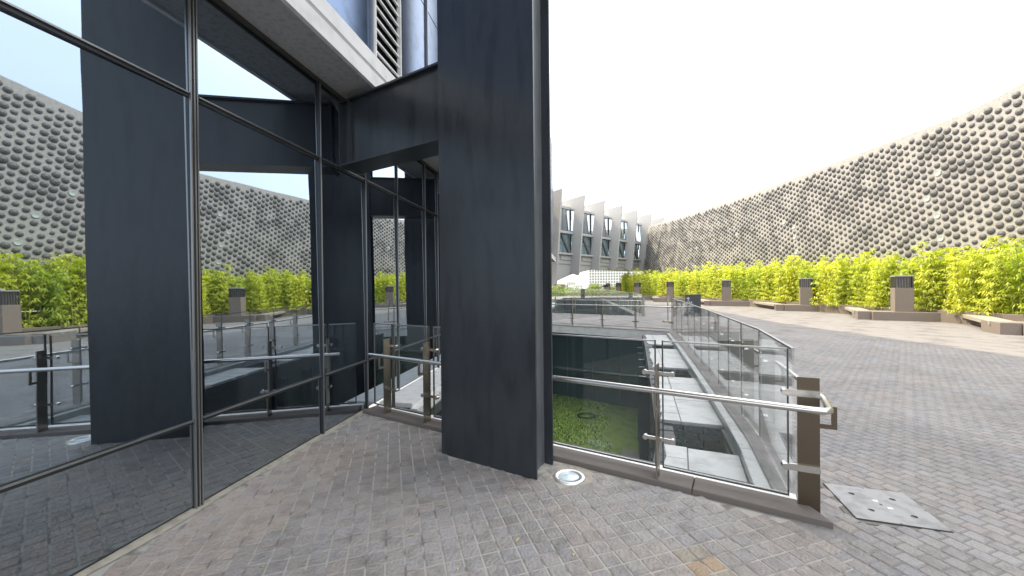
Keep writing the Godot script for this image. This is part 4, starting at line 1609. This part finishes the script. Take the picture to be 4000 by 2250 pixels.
# ---------------------------------------------------------------- things on the far plaza
func build_far_plaza() -> void:
	# direction sign
	var at := Vector2(6.62, 14.0)
	var t := thing("direction_sign", "dark grey sign board with white arrow and lettering behind the glass railing", "sign", V(at, 0))
	var e := bearing(116.0)
	var st := mb()
	bar_soft(st, -e * 0.26, e * 0.26, 0.44, 1.13, -0.03, 0.03, 0.006)
	obj("board", st, M["sign_board"], t)
	for s in [-0.2, 0.2]:
		st = mb()
		bar(st, e * (s - 0.02), e * (s + 0.02), -0.008, 0.44, -0.02, 0.02)
		obj("leg", st, M["sign_board"], t)
	var n := -Vector2(-e.y, e.x)
	if n.y > 0: n = -n
	var face := func(x: float, y: float) -> Vector3: return V(e * x + n * 0.0315, y)
	# arrow
	st = mb()
	stroke(st, face, Vector2(-0.155, 0.895), Vector2(-0.155, 1.02), 0.018, n)
	stroke(st, face, Vector2(-0.205, 0.965), Vector2(-0.155, 1.022), 0.018, n)
	stroke(st, face, Vector2(-0.105, 0.965), Vector2(-0.155, 1.022), 0.018, n)
	obj("arrow", st, M["sign_print"], t)
	# three characters drawn stroke by stroke in a unit square
	var glyphs := [
		[[0.1, 0.95, 0.9, 0.95], [0.45, 0.95, 0.2, 0.62], [0.2, 0.62, 0.82, 0.66], [0.66, 0.8, 0.85, 0.6], [0.5, 0.6, 0.5, 0.08], [0.2, 0.36, 0.8, 0.36], [0.05, 0.06, 0.95, 0.06]],
		[[0.35, 1.0, 0.42, 0.88], [0.65, 1.0, 0.58, 0.88], [0.12, 0.84, 0.88, 0.84], [0.5, 0.84, 0.5, 0.5], [0.2, 0.68, 0.8, 0.68], [0.08, 0.51, 0.92, 0.51], [0.12, 0.33, 0.88, 0.33], [0.5, 0.5, 0.45, 0.33], [0.45, 0.33, 0.1, 0.02], [0.52, 0.33, 0.92, 0.02]],
		[[0.0, 0.72, 0.36, 0.72], [0.18, 1.0, 0.18, 0.0], [0.17, 0.68, 0.0, 0.3], [0.2, 0.65, 0.34, 0.45], [0.5, 0.95, 0.9, 0.99], [0.4, 0.8, 1.0, 0.8], [0.68, 0.95, 0.42, 0.58], [0.7, 0.8, 0.98, 0.6], [0.55, 0.62, 0.85, 0.62], [0.55, 0.5, 0.85, 0.5], [0.42, 0.36, 0.42, 0.0], [0.42, 0.36, 0.98, 0.36], [0.98, 0.36, 0.98, 0.02], [0.56, 0.24, 0.84, 0.24], [0.56, 0.1, 0.84, 0.1]]]
	for k in 3:
		st = mb()
		for s in glyphs[k]:
			var b := Vector2(-0.205 + k * 0.062, 0.815)
			stroke(st, face, b + Vector2(s[0], s[1]) * 0.055, b + Vector2(s[2], s[3]) * 0.055, 0.0055, n)
		obj("character", st, M["sign_print"], t)
	var tm := TextMesh.new()
	var font := SystemFont.new()
	font.font_names = PackedStringArray(["Droid Sans"])
	tm.font = font
	tm.text = "Jhihmei Bridge"
	tm.font_size = 32
	tm.pixel_size = 0.00105
	tm.depth = 0.002
	tm.horizontal_alignment = HORIZONTAL_ALIGNMENT_LEFT
	var ln := mesh_node("lettering", tm, M["sign_print"], t)
	ln.transform = Transform3D(Basis(V(e, 0), Vector3.UP, V(n, 0)), face.call(-0.205, 0.785))
	# slim stand behind the crossing railing
	var sd := thing("barrier_stand", "slim grey stand with small box head on the far crossing", "stand", V(Vector2(6.25, 15.35), 0))
	st = mb()
	soft_prism(st, PackedVector2Array([Vector2(-0.17, -0.14), Vector2(0.17, -0.14), Vector2(0.17, 0.14), Vector2(-0.17, 0.14)]), -0.008, 0.05, 0.01)
	obj("base", st, M["bench_stone"], sd)
	st = mb()
	tube(st, [Vector3(0, 0.05, 0), Vector3(0, 0.8, 0)], 0.02, 0.02, 8)
	obj("pole", st, M["plate_steel"], sd)
	st = mb()
	box(st, Vector3(0, 0.92, 0), Vector3(0.05, 0, 0), Vector3(0, 0.13, 0), Vector3(0, 0, 0.03))
	obj("head", st, M["bench_stone"], sd)
	# totem
	var tt := thing("information_totem", "dark upright information board far off near the plaza edge", "sign", V(Vector2(6.95, 37.6), 0))
	# stands in front of the far rail
	st = mb()
	bar_soft(st, Vector2(-0.19, 0), Vector2(0.19, 0), -0.008, 1.12, -0.05, 0.05, 0.01)
	obj("board", st, M["sign_board"], tt)
	for k in 4:
		st = mb()
		box(st, Vector3(-0.02, 0.95 - k * 0.09, 0.0515), Vector3(0.11 - 0.02 * (k % 2), 0, 0), Vector3(0, 0.018, 0), Vector3(0, 0, 0.0015))
		obj("text_line", st, M["plate_steel"], tt)
	# railing at the plaza's far edge
	var rl := thing("plaza_edge_railing", "thin glass railing at the far edge of the plaza before the trees", "railing", V(Vector2(8, 53), 0))
	for i in 14:
		var p := Vector2(2.0 + i * 0.9, 53.2 - i * 0.02)
		st = mb()
		bar(st, p, p + Vector2(0.86, -0.02), 0.05, 1.0, -0.006, 0.006)
		obj("glass_pane", shifted(st, rl.position), M["rail_glass"], rl)
		st = mb()
		bar(st, p + Vector2(-0.02, 0), p + Vector2(0.02, 0), -0.008, 1.0, -0.1, -0.01)
		obj("post", shifted(st, rl.position), M["plate_steel"], rl)
	st = mb()
	bar(st, Vector2(2, 53.2), Vector2(14.6, 52.92), 1.002, 1.04, -0.03, 0.03)
	obj("handrail", shifted(st, rl.position), M["aluminium"], rl)
	# two visitors by the farthest block
	person(Vector2(11.55, 49.5), 0.0, [Color(0.62, 0.60, 0.57), Color(0.60, 0.58, 0.55)], "person in pale clothes bending forward beside the farthest stone block", true)
	person(Vector2(12.25, 50.4), 0.0, [Color(0.03, 0.03, 0.035), Color(0.05, 0.05, 0.06)], "person in dark clothes sitting under a black umbrella at the far block", false)
	var um := thing("umbrella", "open black umbrella held over the seated person far away", "umbrella", V(Vector2(12.25, 50.4), 0.55))
	st = mb()
	lathe(st, Vector3(0, 0.72, 0), Vector3.UP, [Vector2(0.52, 0.0), Vector2(0.46, 0.12), Vector2(0.3, 0.22), Vector2(0.12, 0.27), Vector2(0.0, 0.28)], 8, false)
	obj("canopy", st, M["umbrella_cloth"], um)
	st = mb()
	tube(st, [Vector3(0.12, 0.05, 0.1), Vector3(0, 1.0, 0)], 0.01, 0.01, 6)
	obj("shaft", st, M["umbrella_cloth"], um)

func stroke(st: SurfaceTool, face: Callable, a: Vector2, b: Vector2, w: float, n: Vector2) -> void:
	var p: Vector3 = face.call(a.x, a.y)
	var q: Vector3 = face.call(b.x, b.y)
	var d := (q - p).normalized()
	var s := d.cross(V(n, 0)).normalized() * w / 2.0
	box(st, (p + q) / 2.0, (q - p) / 2.0 + d * w * 0.3, s, V(n, 0) * 0.001)

# a small figure: tapered bones joined by a smooth minimum, meshed as surface nets
func person(at: Vector2, turn: float, cl: Array, label: String, bending: bool) -> void:
	var skin := Color(0.42, 0.28, 0.20)
	var hair := Color(0.015, 0.012, 0.011)
	var sh: Color = cl[0]
	var tr: Color = cl[1]
	var b := []   # [from, to, r0, r1, colour]
	if bending:
		var hip := Vector3(0, 0.86, 0)
		var neck := Vector3(0.36, 1.14, 0)
		b.append([hip, neck, 0.135, 0.12, sh])
		b.append([neck, neck + Vector3(0.10, 0.03, 0), 0.055, 0.05, skin])
		b.append([neck + Vector3(0.17, 0.03, 0), neck + Vector3(0.22, 0.06, 0), 0.09, 0.085, skin])
		b.append([neck + Vector3(0.15, 0.10, 0), neck + Vector3(0.2, 0.12, 0), 0.085, 0.075, hair])
		for s in [-1.0, 1.0]:
			b.append([hip + Vector3(0, 0, 0.09 * s), Vector3(0.06, 0.46, 0.11 * s), 0.095, 0.065, tr])
			b.append([Vector3(0.06, 0.46, 0.11 * s), Vector3(-0.02, 0.07, 0.11 * s), 0.062, 0.042, tr])
			b.append([Vector3(-0.02, 0.05, 0.11 * s), Vector3(0.14, 0.04, 0.12 * s), 0.045, 0.035, hair])
			b.append([neck + Vector3(-0.06, -0.02, 0.16 * s), Vector3(0.40, 0.86, 0.18 * s), 0.055, 0.042, sh])
			b.append([Vector3(0.40, 0.86, 0.18 * s), Vector3(0.52, 0.66, 0.15 * s), 0.04, 0.03, skin])
			b.append([Vector3(0.52, 0.66, 0.15 * s), Vector3(0.56, 0.58, 0.14 * s), 0.032, 0.022, skin])
	else:
		var hip := Vector3(0, 0.46, 0)
		var neck := Vector3(0.03, 0.93, 0)
		b.append([hip, neck, 0.14, 0.12, sh])
		b.append([neck, neck + Vector3(0.01, 0.10, 0), 0.055, 0.05, skin])
		b.append([neck + Vector3(0.02, 0.15, 0), neck + Vector3(0.02, 0.22, 0), 0.08, 0.09, skin])
		b.append([neck + Vector3(-0.02, 0.23, 0), neck + Vector3(0.0, 0.25, 0), 0.09, 0.085, hair])
		for s in [-1.0, 1.0]:
			b.append([hip + Vector3(0, 0, 0.09 * s), Vector3(0.42, 0.47, 0.12 * s), 0.095, 0.07, tr])
			b.append([Vector3(0.42, 0.47, 0.12 * s), Vector3(0.44, 0.08, 0.12 * s), 0.065, 0.045, tr])
			b.append([Vector3(0.44, 0.05, 0.12 * s), Vector3(0.58, 0.04, 0.12 * s), 0.045, 0.035, hair])
			b.append([neck + Vector3(0, -0.06, 0.17 * s), Vector3(0.10, 0.64, 0.20 * s), 0.052, 0.042, sh])
			b.append([Vector3(0.10, 0.64, 0.20 * s), Vector3(0.28, 0.66, 0.10 * s), 0.04, 0.03, skin])
	var m := nets(b, 0.03, 0.03)
	var o := mesh_node("person", m, M["person"])
	o.position = V(at, -0.008 if bending else -0.008)
	o.rotation.y = PI if bending else -PI / 2.0
	if bending: o.rotation.y = 0.0
	tag(o, label, "person", "visitors far off on the plaza")

func nets(bones: Array, cell: float, k: float) -> ArrayMesh:
	var lo := Vector3.ONE * 9.0
	var hi := -lo
	for b in bones:
		for q in 2:
			var r: float = b[2 + q] + cell * 2.0
			lo = lo.min(b[q] - Vector3.ONE * r)
			hi = hi.max(b[q] + Vector3.ONE * r)
	var n := Vector3i((hi - lo) / cell) + Vector3i.ONE * 2
	var f := PackedFloat32Array()
	f.resize(n.x * n.y * n.z)
	for z in n.z:
		for y in n.y:
			for x in n.x:
				var p := lo + Vector3(x, y, z) * cell
				var d := 9.0
				for b in bones:
					var ab: Vector3 = b[1] - b[0]
					var t := clampf((p - b[0]).dot(ab) / maxf(ab.length_squared(), 1e-9), 0, 1)
					var q := p.distance_to(b[0] + ab * t) - lerpf(b[2], b[3], t)
					var h := maxf(k - absf(d - q), 0.0) / k
					d = minf(d, q) - h * h * k * 0.25
				f[x + n.x * (y + n.y * z)] = d
	var vid := {}
	var pos := PackedVector3Array()
	var nor := PackedVector3Array()
	var col := PackedColorArray()
	var ind := PackedInt32Array()
	var at := func(x: int, y: int, z: int) -> float: return f[x + n.x * (y + n.y * z)]
	for z in n.z - 1:
		for y in n.y - 1:
			for x in n.x - 1:
				var sum := Vector3.ZERO
				var c := 0
				for e in [[0, 0, 0, 1, 0, 0], [0, 1, 0, 1, 1, 0], [0, 0, 1, 1, 0, 1], [0, 1, 1, 1, 1, 1], [0, 0, 0, 0, 1, 0], [1, 0, 0, 1, 1, 0], [0, 0, 1, 0, 1, 1], [1, 0, 1, 1, 1, 1], [0, 0, 0, 0, 0, 1], [1, 0, 0, 1, 0, 1], [0, 1, 0, 0, 1, 1], [1, 1, 0, 1, 1, 1]]:
					var a: float = at.call(x + e[0], y + e[1], z + e[2])
					var b2: float = at.call(x + e[3], y + e[4], z + e[5])
					if (a < 0) != (b2 < 0):
						var t := a / (a - b2)
						sum += Vector3(e[0], e[1], e[2]).lerp(Vector3(e[3], e[4], e[5]), t)
						c += 1
				if c == 0: continue
				vid[Vector3i(x, y, z)] = pos.size()
				var p := lo + (Vector3(x, y, z) + sum / c) * cell
				pos.append(p)
				nor.append(Vector3(at.call(x + 1, y, z) - at.call(x, y, z), at.call(x, y + 1, z) - at.call(x, y, z), at.call(x, y, z + 1) - at.call(x, y, z)).normalized())
				var best := 9.0
				var cc := Color.WHITE
				for b in bones:
					var ab: Vector3 = b[1] - b[0]
					var t := clampf((p - b[0]).dot(ab) / maxf(ab.length_squared(), 1e-9), 0, 1)
					var q := p.distance_to(b[0] + ab * t) - lerpf(b[2], b[3], t)
					if q < best:
						best = q
						cc = b[4]
				col.append(cc)
	for key in vid:
		var x: int = key.x
		var y: int = key.y
		var z: int = key.z
		if x < 1 or y < 1 or z < 1: continue
		var a: float = at.call(x, y, z)
		for ax in 3:
			var s := [Vector3i(1, 0, 0), Vector3i(0, 1, 0), Vector3i(0, 0, 1)]
			var q: Vector3i = key + s[ax]
			var b2: float = at.call(q.x, q.y, q.z)
			if (a < 0) == (b2 < 0): continue
			var u: Vector3i = s[(ax + 1) % 3]
			var v: Vector3i = s[(ax + 2) % 3]
			var ks := [key, key - u, key - u - v, key - v]
			var ok := true
			for kk in ks:
				if not vid.has(kk): ok = false
			if not ok: continue
			var i0: int = vid[ks[0]]
			var i1: int = vid[ks[1]]
			var i2: int = vid[ks[2]]
			var i3: int = vid[ks[3]]
			if a < 0:
				ind.append_array([i0, i2, i1, i0, i3, i2])
			else:
				ind.append_array([i0, i1, i2, i0, i2, i3])
	return arr_mesh([pos, nor, col, ind])

# ---------------------------------------------------------------- city and trees beyond
func tree_crown(seed_: int, r: float, h: float) -> ArrayMesh:
	var t := RandomNumberGenerator.new()
	t.seed = seed_
	var arrs := [PackedVector3Array(), PackedVector3Array(), PackedColorArray(), PackedInt32Array()]
	var lobes := []
	for k in 9:
		lobes.append([Vector3(t.randf_range(-0.6, 0.6) * r, h * t.randf_range(0.45, 0.85), t.randf_range(-0.6, 0.6) * r), r * t.randf_range(0.35, 0.55)])
	for k in 2600:
		var l = lobes[t.randi() % lobes.size()]
		var d := Vector3(t.randfn(), t.randfn(), t.randfn()).normalized()
		var p: Vector3 = l[0] + d * l[1] * pow(t.randf(), 0.25) * Vector3(1, 0.8, 1)
		var c := Color(0.10, 0.16, 0.02).lerp(Color(0.26, 0.30, 0.04), t.randf())
		leaf_mesh(arrs, p, Vector3(t.randfn(), t.randfn() * 0.5, t.randfn()).normalized(), (d + Vector3.UP).normalized(), t.randf_range(0.25, 0.45), t.randf_range(0.09, 0.14), c)
	return arr_mesh(arrs)

func build_city() -> void:
	var tr := RandomNumberGenerator.new()
	tr.seed = 91
	var crowns := []
	var trunks := []
	for k in 4:
		crowns.append(tree_crown(200 + k, 2.9, 6.6))
		var st := mb()
		tube(st, [Vector3(0, 0, 0), Vector3(0.1, 1.6, 0), Vector3(0.0, 3.2, 0.1), Vector3(0.3, 4.6, 0.0)], 0.2, 0.08, 8)
		tube(st, [Vector3(0, 2.4, 0), Vector3(-0.7, 3.4, 0.3), Vector3(-1.2, 4.4, 0.4)], 0.1, 0.04, 6)
		tube(st, [Vector3(0, 2.7, 0), Vector3(0.6, 3.6, -0.4), Vector3(1.1, 4.6, -0.7)], 0.1, 0.04, 6)
		st.generate_normals()
		trunks.append(st.commit())
	for k in 22:
		var z := 76.0 + (k % 3) * 9.0 + tr.randf_range(-3, 3)
		var px := 0.10 + 0.22 * k / 22.0
		var t := thing("roadside_tree", "sunlit yellow green tree in the row beyond the plaza edge", "tree", V(Vector2(px * z, z), -5.0), "trees beyond the plaza edge")
		t.rotation.y = tr.randf() * TAU
		t.scale = Vector3.ONE * tr.randf_range(0.85, 1.08)
		mesh_node("trunk", trunks[k % 4], M["trunk_bark"], t)
		mesh_node("crown", crowns[k % 4], M["bamboo_leaf"], t)
	# pale slab block with a grid of windows
	var c := Vector2(41.5, 165)
	var b := thing("gridded_apartment_block", "pale apartment block with a regular grid of windows under the footbridge", "building", V(c, -5))
	var st := mb()
	box(st, Vector3(0, 9, 0), Vector3(9.6, 0, 0), Vector3(0, 9, 0), Vector3(0, 0, 6))
	obj("wall", st, M["city_white"], b)
	st = mb()
	box(st, Vector3.ZERO, Vector3(0.33, 0, 0), Vector3(0, 0.38, 0), Vector3(0, 0, 0.06))
	st.generate_normals()
	var win := st.commit()
	for i in 17:
		for j in 12:
			mesh_node("window", win, M["city_window"], b).position = Vector3(-8.9 + i * 1.11, 4.4 + j * 1.15, 6.05)
	st = mb()
	box(st, Vector3(0, 18.2, 0), Vector3(9.8, 0, 0), Vector3(0, 0.2, 0), Vector3(0, 0, 6.2))
	obj("parapet", st, M["city_white"], b)
	# low houses on the skyline
	var names := ["long low rose building on the skyline under the footbridge", "taller pale house block on the skyline beside the rose building", "small pale building at the skyline's near end", "pale far building next to the window grid block"]
	for k in 4:
		var z := 240.0
		var px: float = [0.118, 0.152, 0.135, 0.178][k]
		var w: float = [4.5, 2.6, 2.2, 3.6][k]
		var h: float = [7.6, 8.6, 7.0, 6.9][k]
		var hb := thing("distant_building", names[k], "building", V(Vector2(px * z, z), -5))
		st = mb()
		box(st, Vector3(0, h / 2.0, 0), Vector3(w, 0, 0), Vector3(0, h / 2.0, 0), Vector3(0, 0, 4))
		obj("wall", st, M["city_rose"] if k == 0 else M["city_white"], hb)
		st = mb()
		box(st, Vector3(0, h + 0.15, 0), Vector3(w + 0.3, 0, 0), Vector3(0, 0.15, 0), Vector3(0, 0, 4.3))
		obj("roof", st, M["city_rose"], hb)
		for i in 5:
			mesh_node("window", win, M["city_window"], hb).position = Vector3(lerpf(-w * 0.8, w * 0.8, i / 4.0), h - 1.1, 4.05)
